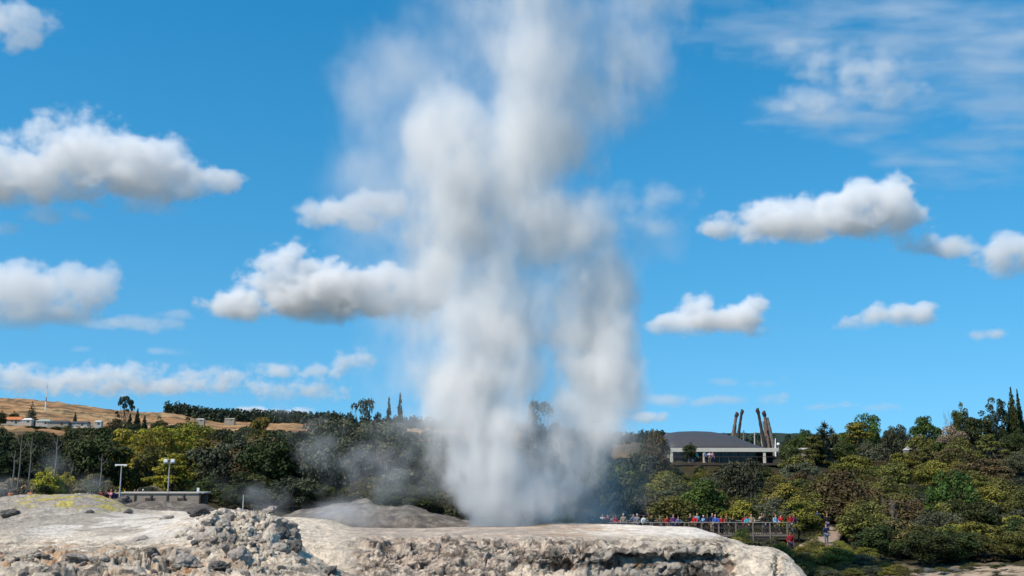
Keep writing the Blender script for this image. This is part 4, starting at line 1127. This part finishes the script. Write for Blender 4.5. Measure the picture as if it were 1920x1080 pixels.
# ------------------------------------------------------------------ people
def skin_mesh(name, nodes, edges, root=0, levels=1):
    """one continuous figure grown over a skeleton: nodes {name: (x, y, z, radius)}"""
    keys = list(nodes); ix = {k: i for i, k in enumerate(keys)}
    me = bpy.data.meshes.new(name)
    me.from_pydata([nodes[k][:3] for k in keys], [(ix[a], ix[b]) for a, b in edges], [])
    o = bpy.data.objects.new(name, me); COL.objects.link(o)
    md = o.modifiers.new('skin', 'SKIN'); md.use_smooth_shade = True
    for i, kk in enumerate(keys):
        r = nodes[kk][3]
        sv = me.skin_vertices[0].data[i]
        sv.radius = r if isinstance(r, tuple) else (r, r)
        sv.use_root = (i == root)
    if levels:
        s = o.modifiers.new('sub', 'SUBSURF'); s.levels = levels; s.render_levels = levels
    dg = bpy.context.evaluated_depsgraph_get()
    out = bpy.data.meshes.new_from_object(o.evaluated_get(dg))
    bpy.data.objects.remove(o); bpy.data.meshes.remove(me)
    out.name = name
    for p in out.polygons: p.use_smooth = True
    return out

def figure(pose):
    """skeletons of body and clothes for a 1.72 m person facing -Y"""
    lx = 0.10
    arms = {'down': [((.19, 0, 1.40), (.25, .03, 1.12), (.25, -.08, .88)), ((-.19, 0, 1.40), (-.25, .03, 1.12), (-.25, -.08, .88))],
            'camera': [((.19, 0, 1.40), (.27, -.14, 1.20), (.07, -.30, 1.46)), ((-.19, 0, 1.40), (-.27, -.14, 1.20), (-.07, -.30, 1.46))],
            'rail': [((.19, 0, 1.39), (.26, -.06, 1.14), (.17, -.34, 1.08)), ((-.19, 0, 1.39), (-.26, -.06, 1.14), (-.17, -.34, 1.08))],
            'hip': [((.19, 0, 1.40), (.33, .06, 1.16), (.16, -.06, 1.0)), ((-.19, 0, 1.40), (-.26, .02, 1.13), (-.24, -.14, .92))]}[pose]
    tw = {'down': 0.0, 'camera': 0.02, 'rail': -0.06, 'hip': 0.03}[pose]
    n = {'pelvis': (0, 0, .94, (.145, .105)), 'waist': (tw * .3, tw * .3, 1.10, (.130, .095)), 'chest': (tw * .5, tw * .6, 1.30, (.160, .108)), 'neck0': (tw * .5, tw, 1.46, (.085, .075)),
         'neck': (tw * .5, tw - .01, 1.52, .052), 'chin': (tw * .5, tw - .03, 1.57, (.064, .075)), 'skull': (tw * .5, tw - .015, 1.65, (.076, .095)), 'top': (tw * .5, tw - .005, 1.705, (.050, .062))}
    E_ = [('pelvis', 'waist'), ('waist', 'chest'), ('chest', 'neck0'), ('neck0', 'neck'), ('neck', 'chin'), ('chin', 'skull'), ('skull', 'top')]
    for s, t in ((1, 'l'), (-1, 'r')):
        f = .05 * s if pose != 'hip' else .1 * s
        n['hip' + t] = (lx * s, 0, .86, .090); n['knee' + t] = (lx * s * 1.1, -.02 + f * .5, .48, .058); n['ankle' + t] = (lx * s * 1.1, .02 + f, .09, .040); n['toe' + t] = (lx * s * 1.3, -.14 + f, .035, .036)
        E_ += [('pelvis', 'hip' + t), ('hip' + t, 'knee' + t), ('knee' + t, 'ankle' + t), ('ankle' + t, 'toe' + t)]
    for (sh, elb, wr), t in zip(arms, 'lr'):
        n['sh' + t] = (*sh, .062); n['el' + t] = (*elb, .043); n['wr' + t] = (*wr, .031)
        d = Vector(wr) - Vector(elb); d.normalize()
        n['hand' + t] = (*(Vector(wr) + d * .075), (.036, .022)); E_ += [('chest', 'sh' + t), ('sh' + t, 'el' + t), ('el' + t, 'wr' + t), ('wr' + t, 'hand' + t)]
        side = d.cross(Vector((0, 0, 1))); side = side.normalized() if side.length > .1 else Vector((1, 0, 0))
        for q in range(4):
            fb = Vector(wr) + d * .12 + side * (.018 * (q - 1.5)); n['f%d%s' % (q, t)] = (*(fb + d * (.05, .06, .055, .04)[q] + Vector((0, -.012, -.015))), .0085); E_.append(('hand' + t, 'f%d%s' % (q, t)))
        th = Vector(wr) + d * .06 + side * (.06 if t == 'l' else -.06); n['th' + t] = (*th, .009); E_.append(('hand' + t, 'th' + t))
    body = skin_mesh('person', n, E_)
    j = {k: n[k] for k in ('pelvis', 'waist', 'chest', 'neck0', 'shl', 'ell', 'wrl', 'shr', 'elr', 'wrr')}
    def fat(v, a): r = v[3]; return (*v[:3], (r[0] + a, r[1] + a) if isinstance(r, tuple) else r + a)
    j = {k: fat(v, .026) for k, v in j.items()}
    j['pelvis'] = (0, 0, .90, (.165, .13)); j['neck0'] = (*n['neck0'][:2], 1.455, (.10, .09))
    jacket = skin_mesh('jacket', j, [('pelvis', 'waist'), ('waist', 'chest'), ('chest', 'neck0'), ('chest', 'shl'), ('shl', 'ell'), ('ell', 'wrl'), ('chest', 'shr'), ('shr', 'elr'), ('elr', 'wrr')])
    tr = {k: fat(n[k], .022) for k in ('pelvis', 'hipl', 'kneel', 'anklel', 'hipr', 'kneer', 'ankler')}
    trousers = skin_mesh('trousers', tr, [('pelvis', 'hipl'), ('hipl', 'kneel'), ('kneel', 'anklel'), ('pelvis', 'hipr'), ('hipr', 'kneer'), ('kneer', 'ankler')])
    sk = n['skull']
    hr = skin_mesh('hair', {'a': (sk[0], sk[1] + .055, 1.60, (.07, .05)), 'b': (sk[0], sk[1] + .03, 1.69, (.084, .085)), 'c': (sk[0], sk[1] - .04, 1.725, (.066, .05))}, [('a', 'b'), ('b', 'c')])
    nose = n['chin']
    fm = bmesh.new()
    for (x, y, z, r) in ((sk[0], sk[1] - .105, 1.615, .014), (sk[0] - .03, sk[1] - .094, 1.645, .010), (sk[0] + .03, sk[1] - .094, 1.645, .010), (sk[0], sk[1] - .098, 1.578, .011)):
        bmesh.ops.create_uvsphere(fm, u_segments=8, v_segments=6, radius=r, matrix=Matrix.Translation((x, y, z)))
    for m_ in (body, jacket, trousers, hr): m_.materials.append(None)
    fm.free()
    return body, jacket, trousers, hr
FIG = {p: figure(p) for p in ('down', 'camera', 'rail', 'hip')}
SKIN = [mat('skin_%d' % i, c, 0.6, 0.3) for i, c in enumerate(((0.50, 0.30, 0.22), (0.40, 0.23, 0.15), (0.24, 0.13, 0.085)))]
for i, s_ in enumerate(SKIN): s_.name = ('fair_skin', 'tan_skin', 'brown_skin')[i]
HAIR = {'dark': mat('dark_hair', (0.02, 0.016, 0.013), 0.6, 0.3), 'brown': mat('brown_hair', (0.08, 0.045, 0.025), 0.6, 0.3), 'fair': mat('fair_hair', (0.35, 0.24, 0.12), 0.6, 0.3),
        'white cap': mat('white_hat', (0.75, 0.73, 0.7), 0.8, 0.2), 'red cap': mat('red_hat', (0.5, 0.04, 0.03), 0.8, 0.2), 'straw hat': mat('straw_hat', (0.55, 0.43, 0.26), 0.8, 0.2)}
CL = {'red': (0.55, 0.025, 0.025), 'crimson': (0.30, 0.02, 0.03), 'navy': (0.025, 0.03, 0.08), 'black': (0.018, 0.018, 0.02), 'white': (0.72, 0.71, 0.69), 'pale blue': (0.22, 0.38, 0.55), 'turquoise': (0.05, 0.38, 0.48),
      'grey': (0.2, 0.2, 0.21), 'purple': (0.13, 0.05, 0.16), 'pink': (0.6, 0.22, 0.27), 'orange': (0.65, 0.22, 0.08), 'slate blue': (0.10, 0.15, 0.26), 'brown': (0.13, 0.08, 0.05), 'tan': (0.35, 0.27, 0.18), 'blue': (0.05, 0.13, 0.42), 'green': (0.06, 0.2, 0.08)}
CLM = {k: mat(k.replace(' ', '_') + '_cloth', v, 0.85, 0.15, noise=(9, 0.12)) for k, v in CL.items()}
CL_T = [CLM[k] for k in ('black', 'navy', 'grey', 'tan', 'slate blue', 'brown')]
def person(loc, top, pose, hair, label, group=None, rz=0.0, h=1.70, seed=0):
    r_ = random.Random(seed)
    b, j, t, hr = FIG[pose]
    e = link('person', b)
    s = h / 1.72
    e.scale = (s, s, s); e.location = loc; e.rotation_euler = (0, 0, rz)
    def setm(o, m): o.material_slots[0].link = 'OBJECT'; o.material_slots[0].material = m
    setm(e, r_.choice(SKIN))
    c1 = link('jacket', j, e); setm(c1, CLM[top])
    c2 = link('trousers', t, e); setm(c2, r_.choice(CL_T))
    c3 = link('hat' if ('cap' in hair or 'hat' in hair) else 'hair', hr, e); setm(c3, HAIR[hair])
    return tag(e, label, 'person', group)
CROWD = 'people watching from the boardwalk'
row = [(1102, 'white', 'dark'), (1111, 'white', 'fair'), (1118, 'grey', 'dark'), (1127, 'white', 'brown'), (1141, 'crimson', 'dark'), (1149, 'grey', 'brown'), (1156, 'red', 'dark'), (1173, 'tan', 'white cap'), (1188, 'slate blue', 'dark'), (1197, 'grey', 'white cap'), (1208, 'white', 'dark'),
       (1224, 'black', 'red cap'), (1239, 'brown', 'dark'), (1251, 'red', 'dark'), (1265, 'purple', 'brown'), (1275, 'slate blue', 'dark'), (1292, 'black', 'fair'), (1304, 'red', 'dark'), (1311, 'pale blue', 'fair'), (1321, 'pale blue', 'white cap'), (1328, 'navy', 'brown'),
       (1337, 'navy', 'fair'), (1346, 'blue', 'straw hat'), (1353, 'red', 'dark'), (1363, 'brown', 'red cap'), (1377, 'black', 'dark'), (1396, 'crimson', 'dark'), (1404, 'turquoise', 'dark'), (1412, 'tan', 'red cap'), (1426, 'tan', 'fair'), (1437, 'black', 'brown'), (1454, 'pale blue', 'red cap'),
       (1464, 'red', 'dark'), (1471, 'red', 'brown'), (1481, 'crimson', 'dark'), (1489, 'navy', 'fair')]
prs = random.Random(4)
where = {}
for i, (px_, tp, hr) in enumerate(row):
    pose = prs.choice(('rail', 'rail', 'camera', 'hip', 'down')) if tp != 'white' or px_ != 1208 else 'hip'
    Yp = YW + prs.uniform(0.42, 0.55) if pose == 'rail' else YW + prs.uniform(0.45, 2.3)
    x = at(px_ + prs.uniform(-3.5, 3.5), 1003, Yp).x
    hw = {'dark': 'dark hair', 'brown': 'brown hair', 'fair': 'fair hair'}.get(hr, hr)
    act = {'rail': 'at the rail', 'camera': 'raising a camera', 'hip': 'hand on hip', 'down': 'arms down'}[pose]
    nb = row[i - 1][1] if i else None
    pos = 'beside the one in %s' % nb if nb else 'leftmost on the boardwalk in the steam'
    nb2 = row[i + 1][1] if i + 1 < len(row) else None
    lab = 'person in %s with %s %s between %s and %s' % (tp, hw, act, nb, nb2) if nb and nb2 else 'person in %s with %s, %s' % (tp, hw, 'leftmost on the boardwalk' if not nb else 'rightmost on the boardwalk')
    person((x, Yp, deckz(px_)), tp, pose, hr, lab, CROWD, rz=prs.uniform(-0.5, 0.5) + 0.15, h=prs.uniform(1.58, 1.82), seed=i)
# others
def at_feet(px, py, Y): return at(px, py, Y)
person(at(1550, 1021, 89.6), 'navy', 'camera', 'red cap', 'person in dark jacket and red cap, arms raised, at the foot of the path', seed=91)
person(at(1534, 992, 96), 'blue', 'down', 'dark', 'person in blue standing by the bushes left of the dark gap', seed=92)
person(at(1552, 998, 97), 'black', 'down', 'fair', 'person in black going up the path into the dark gap', rz=3.0, seed=93)
person(at(1483, 1038, 84), 'crimson', 'down', 'brown', 'person in crimson half hidden in the bushes beside the terrace', seed=94)
for i, (px_, tp, hr, lb) in enumerate(((1292, 'white', 'dark', 'person in white, leftmost on the building deck'), (1299, 'pink', 'brown', 'person in pink on the building deck, second from the left'), (1306, 'turquoise', 'dark', 'person in turquoise on the building deck near the column'),
        (1323, 'slate blue', 'fair', 'person in slate blue on the deck right of the column'), (1330, 'white', 'dark', 'person in white on the deck right of the slate blue one'), (1336, 'pink', 'fair', 'person in pink, rightmost on the building deck'))):
    person(Vector((at(px_, 868, YB - 2.4).x, YB - 2.6, at(1340, 868, YB).z - 0.02)), tp, ('rail', 'camera', 'down')[i % 3], hr, lb, 'people on the building deck', rz=prs.uniform(-.4, .4), seed=50 + i)
for i, (px_, py_, tp, hr, lb) in enumerate(((17, 930, 'orange', 'dark', 'person in orange at the far left edge of the slope'), (54, 931, 'orange', 'brown', 'person in orange behind the crest of the sulphur slope'), (166, 934, 'white', 'dark', 'person in white behind the sulphur crest, alone'),
        (186, 941, 'crimson', 'dark', 'person in crimson, leftmost of the group behind the sulphur slope'), (196, 942, 'black', 'brown', 'person in black in the group behind the sulphur slope'), (206, 944, 'pink', 'fair', 'person in pink in the group behind the sulphur slope'), (215, 945, 'navy', 'dark', 'person in navy, rightmost of the group behind the sulphur slope'),
        (250, 956, 'white', 'brown', 'person in white in front of the low shelter'), (256, 957, 'crimson', 'dark', 'person in crimson in front of the low shelter'), (266, 956, 'purple', 'white cap', 'person in purple and white cap in front of the low shelter'))):
    person(at(px_, float(ground_py(px_, 85.0)), 85.0), tp, ('down', 'hip', 'camera')[i % 3], hr, lb, 'people at the left by the shelter', rz=prs.uniform(-.8, .8), seed=70 + i)
# ------------------------------------------------------------------ vapour: steam and clouds as real volumes
def vapour_material(name, color, g=0.0):
    m = bpy.data.materials.new(name)
    m.use_nodes = True
    nt = m.node_tree
    nt.nodes.clear()
    out = nt.nodes.new('ShaderNodeOutputMaterial')
    pv = nt.nodes.new('ShaderNodeVolumePrincipled')
    pv.inputs['Color'].default_value = (*color, 1)
    pv.inputs['Density'].default_value = 1.0
    pv.inputs['Anisotropy'].default_value = g
    pv.inputs['Density Attribute'].default_value = 'density'
    nt.links.new(pv.outputs[0], out.inputs['Volume'])
    return m

def vapour(name, label, cat, blobs, voxel, density, mat, noise=(0.3, 6.0, 0.58), amp=1.4, thr=0.25, soft=0.5,
           warp=(0.15, 0.5), base=None, smooth=0.25, stretch=(1, 1, 1), seed=0.0, detail2=None, pad=1.25, step=0.0, fade=None):
    """blobs: (centre, radii, weight); noise: (frequency, detail, roughness); one Volume object whose density grid
    is worked out once from the blobs eroded by fractal noise."""
    lo = Vector((1e9,) * 3); hi = Vector((-1e9,) * 3)
    for c, r, w in blobs:
        for i in range(3):
            lo[i] = min(lo[i], c[i] - r[i] * pad); hi[i] = max(hi[i], c[i] + r[i] * pad)
    org = (lo + hi) / 2
    lo -= org; hi -= org
    g = bpy.data.node_groups.new(name + '_density', 'GeometryNodeTree')
    g.interface.new_socket('Geometry', in_out='OUTPUT', socket_type='NodeSocketGeometry')
    N, L = g.nodes, g.links
    def math_(op, a, b=None, c=None, clamp=False):
        n = N.new('ShaderNodeMath'); n.operation = op; n.use_clamp = clamp
        for i, v in enumerate((a, b, c)):
            if v is None: continue
            if isinstance(v, (int, float)): n.inputs[i].default_value = v
            else: L.new(v, n.inputs[i])
        return n.outputs[0]
    def vec(op, a, b=None, out=0):
        n = N.new('ShaderNodeVectorMath'); n.operation = op
        for i, v in enumerate((a, b)):
            if v is None: continue
            if isinstance(v, (tuple, Vector)): n.inputs[i].default_value = tuple(v)
            else: L.new(v, n.inputs[i])
        return n.outputs[out]
    def fbm(p, scale, detail, rough, color=False, dist=0.0):
        n = N.new('ShaderNodeTexNoise'); n.noise_dimensions = '3D'
        L.new(p, n.inputs['Vector'])
        n.inputs['Scale'].default_value = scale
        n.inputs['Detail'].default_value = detail
        n.inputs['Roughness'].default_value = rough
        n.inputs['Distortion'].default_value = dist
        return n.outputs[1 if color else 0]
    pos = N.new('GeometryNodeInputPosition').outputs[0]
    sp = vec('ADD', vec('MULTIPLY', pos, stretch), (seed * 13.7, seed * 7.1 + 3, seed * 3.3))
    wv = vec('SUBTRACT', fbm(sp, warp[1], 3, 0.55, True), (0.5, 0.5, 0.5))
    q = vec('ADD', pos, vec('MULTIPLY', wv, (warp[0],) * 3))
    if len(warp) > 2:                                     # a second, finer curl
        w2 = vec('SUBTRACT', fbm(vec('ADD', sp, (5, 9, 2)), warp[3], 3, 0.6, True), (0.5, 0.5, 0.5))
        q = vec('ADD', q, vec('MULTIPLY', w2, (warp[2],) * 3))
    s = None
    for c, r, w in blobs:
        d = vec('MULTIPLY', vec('SUBTRACT', q, tuple(c - org)), tuple(1.0 / x for x in r))
        f = math_('MULTIPLY_ADD', vec('DOT_PRODUCT', d, d, 1), -w, w)
        s = f if s is None else math_('SMOOTH_MAX', s, f, smooth)
    s = math_('MAXIMUM', s, -1.0)
    nz = math_('SUBTRACT', fbm(sp, *noise), 0.5)
    t = math_('MULTIPLY_ADD', nz, amp, s)
    if detail2:
        n2 = math_('SUBTRACT', fbm(sp, *detail2[1:]), 0.5)
        t = math_('MULTIPLY_ADD', n2, detail2[0], t)
    t = math_('DIVIDE', math_('SUBTRACT', t, thr), soft, clamp=True)
    t = math_('MULTIPLY', math_('MULTIPLY', t, t), math_('MULTIPLY_ADD', t, -2.0, 3.0))
    # nothing leaks beyond the blobs themselves
    t = math_('MULTIPLY', t, math_('MULTIPLY_ADD', s, 2.5, 1.6, clamp=True))
    if base is not None:                                  # flat underside
        z = N.new('ShaderNodeSeparateXYZ'); L.new(pos, z.inputs[0])
        zz = math_('MULTIPLY_ADD', nz, base[2], z.outputs[2])
        t = math_('MULTIPLY', t, math_('DIVIDE', math_('SUBTRACT', zz, base[0] - org.z), base[1], clamp=True))
    if fade:                                              # thinner towards the top: (z0, z1, factor at z1)
        z = N.new('ShaderNodeSeparateXYZ'); L.new(pos, z.inputs[0])
        r = math_('DIVIDE', math_('SUBTRACT', z.outputs[2], fade[0] - org.z), fade[1] - fade[0], clamp=True)
        t = math_('MULTIPLY', t, math_('MULTIPLY_ADD', r, fade[2] - 1, 1.0))
    t = math_('MULTIPLY', t, density)
    vc = N.new('GeometryNodeVolumeCube')
    L.new(t, vc.inputs['Density'])
    vc.inputs['Min'].default_value = lo
    vc.inputs['Max'].default_value = hi
    for k, ax in enumerate('XYZ'):
        vc.inputs['Resolution ' + ax].default_value = max(8, int((hi[k] - lo[k]) / voxel))
    sm = N.new('GeometryNodeSetMaterial')
    sm.inputs['Material'].default_value = mat
    L.new(vc.outputs[0], sm.inputs['Geometry'])
    go = N.new('NodeGroupOutput')
    L.new(sm.outputs[0], go.inputs[0])
    vd = bpy.data.volumes.new(name)
    vd.materials.append(mat)
    vd.render.step_size = step
    o = bpy.data.objects.new(name, vd)
    o.location = org
    COL.objects.link(o)
    md = o.modifiers.new('density', 'NODES')
    md.node_group = g
    return tag(o, label, cat, kind='stuff')

def blob(px, py, rx, ry, Y, rd=None, w=1.0, dy=0.0):
    """a blob given by where it stands: centre pixel, half sizes in pixels at Y metres, depth radius in metres"""
    k = Y / F * math.sqrt(1 + ((px - 960) / F) ** 2) ** 0
    return (at(px, py, Y + dy), Vector((rx * k, (rd if rd else rx * k * 0.8), ry * k)), w)

M_STEAM = vapour_material('steam_vapour', (0.99, 0.977, 0.96))
M_CLOUD = vapour_material('cloud_vapour', (0.999, 0.99, 0.982), 0.0)

GY = 57.0   # the vent lies this far ahead
pl = []
def col(pts, rdk=0.8, w=1.0, dy=0.0):
    for (px, py, rx, ry) in pts:
        pl.append(blob(px, py, rx, ry, GY, rx * GY / F * rdk, w, dy))
# dense central column
col([(942, 985, 80, 50), (930, 930, 100, 80), (916, 860, 112, 90), (906, 780, 126, 95), (900, 700, 132, 100), (890, 610, 146, 105),
     (892, 520, 165, 115), (905, 430, 175, 125), (890, 340, 190, 125), (875, 250, 180, 120), (990, 250, 170, 120)], w=1.1)
# right hand jet
col([(985, 930, 76, 65), (1012, 895, 76, 65), (1045, 850, 88, 80), (1085, 790, 106, 90), (1122, 710, 110, 105), (1118, 620, 100, 105), (1100, 530, 118, 115), (1060, 440, 130, 110)], w=1.25)
# the top, drifting to the right
col([(1010, 150, 230, 130), (1110, 110, 145, 130), (1050, 20, 240, 115), (1000, -60, 260, 120), (1190, -30, 130, 80), (1100, 200, 120, 75)], w=0.72)
vapour('steam_plume', 'tall white column of geyser steam rising from the rock terrace into the blue sky', 'steam', pl,
       0.105, 1.55, M_STEAM, noise=(0.26, 8.0, 0.68), amp=4.5, thr=0.1, soft=1.62, fade=(at(960, 640, GY).z, at(960, 60, GY).z, 0.30), warp=(3.4, 0.17, 1.5, 0.55), smooth=0.35, stretch=(1, 1, 0.6), seed=1.0)
vapour('steam_plume', 'thin bluish steam spreading from the upper left side of the column', 'steam',
       [blob(720, 330, 150, 230, 58, 3.5), blob(680, 180, 110, 150, 58, 3), blob(760, 130, 120, 120, 58, 3), blob(760, 520, 110, 130, 58, 3), blob(770, 680, 110, 120, 58, 3), blob(1150, 420, 120, 130, 58, 2.5, 0.8), blob(1030, 600, 130, 190, 58, 3, 1.3), blob(1040, 760, 90, 110, 58, 2.5, 0.9), blob(790, 580, 130, 160, 58, 3, 1.0), blob(960, 120, 290, 170, 58, 4, 0.9), blob(1120, 180, 130, 130, 58, 3, 0.8)],
       0.2, 0.22, M_STEAM, noise=(0.25, 8.0, 0.66), amp=4.4, thr=0.0, soft=1.8, warp=(3.5, 0.2, 1.5, 0.6), smooth=0.35, stretch=(1, 1, 0.8), seed=41)

def cloud(label, D, pts, voxel_px=1.8, dens=1.0, name='cloud', amp=4.8, thr=0.12, soft=0.8, base=None, fr=0.75, seed=0.0, stretch=(1, 1, 1.25), mat=None, warp=22, grow=1.12):
    k = D / F
    bl = [blob(px, py, rx * grow, ry * grow, D, rx * k * 0.7 if len(p_) == 0 else p_[0] * k, 1.0) for (px, py, rx, ry, *p_) in pts]
    b = None
    if base is not None:
        b = (at(960, base, D).z, 26 * k, 60 * k)
    return vapour(name, label, 'cloud', bl, voxel_px * k, dens * 0.042 / k, mat or M_CLOUD, noise=(fr * 0.022 / k, 8.0, 0.62), amp=amp, thr=thr, soft=soft,
                  warp=(warp * k, 0.012 / k), base=b, smooth=0.3, stretch=stretch, seed=seed)
vapour('steam_wisps', 'thin steam drifting in front of the dark wood left of the column', 'steam',
       [blob(700, 900, 110, 90, 74, 3.0, 1.0), blob(600, 860, 130, 60, 76, 2.5, 0.7), blob(640, 960, 190, 34, 70, 3, 1.0), blob(470, 930, 110, 36, 78, 2.5, 0.6), blob(770, 830, 110, 130, 72, 2.5, 1.0), blob(790, 930, 120, 60, 66, 2.5, 1.1), blob(730, 760, 50, 50, 72, 2, 0.7), blob(520, 960, 60, 20, 66, 2, 0.9), blob(640, 968, 240, 30, 67.5, 2.0, 1.35), blob(560, 800, 110, 60, 80, 2, 0.6)],
       0.24, 0.32, M_STEAM, noise=(0.30, 7, 0.62), amp=4.2, thr=0.3, soft=1.9, warp=(3.0, 0.2, 1.2, 0.6), smooth=0.3, seed=31)
vapour('steam_wisps', 'veil of thin steam hanging in front of the trees right of the column', 'steam',
       [blob(1110, 900, 120, 120, 68, 3.0, 1.0), blob(1180, 850, 100, 90, 70, 2.5, 0.8), blob(1090, 960, 130, 40, 66, 3, 1.0), blob(1230, 900, 70, 110, 72, 2.5, 0.6)],
       0.3, 0.19, M_STEAM, noise=(0.22, 5, 0.55), amp=2.0, thr=0.2, soft=1.4, warp=(1.5, 0.2), smooth=0.3, seed=32)
vapour('steam_wisps', 'faint steam rising from the ground at the far left', 'steam',
       [blob(110, 870, 50, 60, 82, 2.0, 0.8), blob(150, 912, 60, 26, 79, 2, 0.9), blob(20, 910, 60, 30, 79, 2, 0.8)],
       0.22, 0.2, M_STEAM, noise=(0.4, 6, 0.6), amp=4.0, thr=0.4, soft=1.8, warp=(1.5, 0.25), seed=33)
vapour('steam_wisps', 'wisp of steam by the bushes right of the terrace end', 'steam',
       [blob(1545, 1050, 60, 30, 80, 1.6, 0.9), blob(1600, 1030, 45, 36, 82, 1.6, 0.6)],
       0.25, 0.07, M_STEAM, noise=(0.4, 6, 0.6), amp=4.0, thr=0.4, soft=1.8, warp=(1.5, 0.25), seed=34)
cloud('broad white cumulus cloud at the left, high above the brown hill', 2600,
      [(20, 330, 120, 75), (130, 290, 110, 85), (180, 270, 75, 60), (250, 320, 130, 70), (340, 335, 70, 45), (400, 345, 55, 26), (-80, 340, 90, 60)], base=378, seed=2, dens=0.8)
cloud('large bright white cumulus cloud just left of the steam column', 3400,
      [(560, 540, 95, 80), (540, 520, 70, 62), (640, 555, 110, 62), (730, 545, 70, 55), (460, 575, 80, 32), (800, 560, 60, 45)], base=600, seed=3, dens=1.4)
cloud('soft grey-bottomed cloud at the left edge below the broad cumulus', 3400,
      [(20, 545, 120, 65), (140, 540, 80, 58), (60, 590, 110, 35), (-70, 540, 80, 60)], base=612, seed=4, dens=0.5, soft=0.6)
cloud('long cumulus cloud at the right of the steam column, humped at its right end', 3000,
      [(1640, 385, 85, 62), (1560, 400, 80, 48), (1450, 405, 60, 46), (1370, 425, 60, 26), (1690, 410, 60, 40), (1500, 425, 150, 28)], base=448, seed=5, dens=1.1)
cloud('twin humped cumulus cloud right of the steam, above the building', 3800,
      [(1310, 590, 52, 42), (1290, 605, 50, 30), (1395, 595, 50, 42), (1350, 610, 100, 26), (1245, 610, 35, 20)], base=626, seed=6, dens=1.3, voxel_px=1.8)
cloud('small bright cumulus cloud shaped like a cap at the far right', 4000,
      [(1680, 590, 52, 30), (1720, 595, 48, 26), (1640, 603, 50, 18), (1600, 612, 32, 10)], base=614, seed=7, dens=1.2, voxel_px=1.6)
cloud('cloud cut by the right edge of the photo at mid height', 3000,
      [(1880, 480, 60, 50), (1920, 475, 60, 45), (1720, 455, 50, 24), (1800, 460, 60, 22)], base=520, seed=8, dens=0.8)
cloud('ragged white cloud high at the right among thin streaks', 3000,
      [(1560, 120, 75, 40), (1620, 140, 95, 52), (1680, 180, 60, 36), (1520, 190, 90, 24), (1470, 90, 50, 20)], seed=9, dens=0.3, soft=1.2, fr=1.0, stretch=(1, 1, 1.4), warp=30)
cloud('small cloud in the top left corner', 2600, [(30, 45, 75, 45), (-10, 30, 60, 40), (20, 80, 30, 25)], seed=10, dens=0.45, soft=0.8)
cloud('faint ragged cloud beside the middle of the steam column on its right', 3000,
      [(1210, 370, 95, 40), (1200, 420, 90, 32)], seed=11, dens=0.3, soft=2.0)
cloud('white cloud tucked behind the left side of the steam column', 3000, [(650, 400, 80, 40), (700, 385, 60, 36), (600, 420, 50, 18)], base=436, seed=12, dens=0.7)
# the low bank near the horizon
cloud('grey and white cloud bank lying low over the brown hill at the left', 6500,
      [(20, 705, 70, 34), (90, 715, 100, 28), (200, 705, 90, 34), (290, 715, 110, 32), (380, 715, 90, 28), (-60, 705, 60, 30), (150, 728, 180, 18)], base=742, seed=13, dens=0.9, thr=0.42, soft=1.0, amp=6.0, fr=1.3, warp=30, voxel_px=1.7)
cloud('broken low clouds between the cloud bank and the steam', 6500,
      [(510, 695, 60, 20), (560, 735, 100, 22), (660, 680, 50, 30), (600, 700, 60, 20), (480, 730, 40, 14)], base=750, seed=14, dens=0.8, thr=0.42, soft=1.0, amp=6.0, fr=1.3, warp=30, voxel_px=1.7)
cloud('thin bright cloud sliver under the large white cumulus', 6500, [(320, 660, 48, 9), (150, 655, 22, 7)], seed=15, dens=0.4, voxel_px=1.3, soft=1.4, amp=4.5)
cloud('white cloud peeping over the forest ridge at the left', 7500, [(480, 778, 60, 16), (560, 782, 50, 16)], seed=16, dens=1.0, voxel_px=1.5)
cloud('short flat clouds low over the building roof', 6500, [(1250, 748, 60, 13), (1340, 752, 60, 11), (1450, 748, 36, 16), (1530, 762, 40, 8), (1590, 760, 30, 8), (1650, 765, 36, 8)], seed=17, dens=0.45, soft=1.5, amp=4.5, voxel_px=1.3)
cloud('little dark cloud scraps above the flat clouds at the right', 6500, [(1360, 718, 36, 9), (1430, 720, 36, 9), (1480, 715, 26, 11)], seed=18, dens=0.25, soft=1.5, amp=4.5, voxel_px=1.3)
cloud('small white cloud right beside the steam above the treetops', 6500, [(1218, 782, 38, 13)], seed=19, dens=1.0, voxel_px=1.3)
cloud('small lone cloud low at the right edge under the cap shaped cloud', 5500, [(1855, 628, 36, 14)], seed=20, dens=0.7, voxel_px=1.3)
cloud('small grey scrap of cloud left of the large white cumulus', 4500, [(260, 608, 90, 14), (330, 590, 40, 10)], seed=21, dens=0.25, voxel_px=1.6, soft=0.8)
cloud('grey scrap of cloud under the broad cumulus at the left', 2600, [(90, 405, 70, 22), (270, 385, 70, 20), (10, 430, 40, 14)], seed=22, dens=0.22, soft=0.9)
# thin high streaks at the upper right
cloud('veil of thin high streaks across the upper right sky', 5200,
      [(1780, 90, 260, 120), (1860, 230, 160, 90), (1500, 60, 260, 55), (1700, 30, 300, 60), (1560, 210, 150, 50), (1820, 320, 130, 40), (1660, 280, 60, 60), (1940, 120, 160, 120)],
      seed=23, dens=0.2, soft=2.2, amp=5.5, thr=0.3, voxel_px=2.3, fr=0.8, stretch=(0.35, 1, 2.0), warp=130, name='cirrus_cloud', grow=1.2)
cloud('thin ragged skirt under the white cloud high at the right', 3000, [(1560, 200, 150, 40), (1480, 215, 90, 26), (1620, 235, 100, 36), (1700, 180, 90, 60), (1470, 100, 80, 30)],
      seed=24, dens=0.22, soft=2.0, amp=5.0, thr=0.25, fr=0.9, stretch=(0.5, 1, 1.6), warp=90, name='cirrus_cloud')
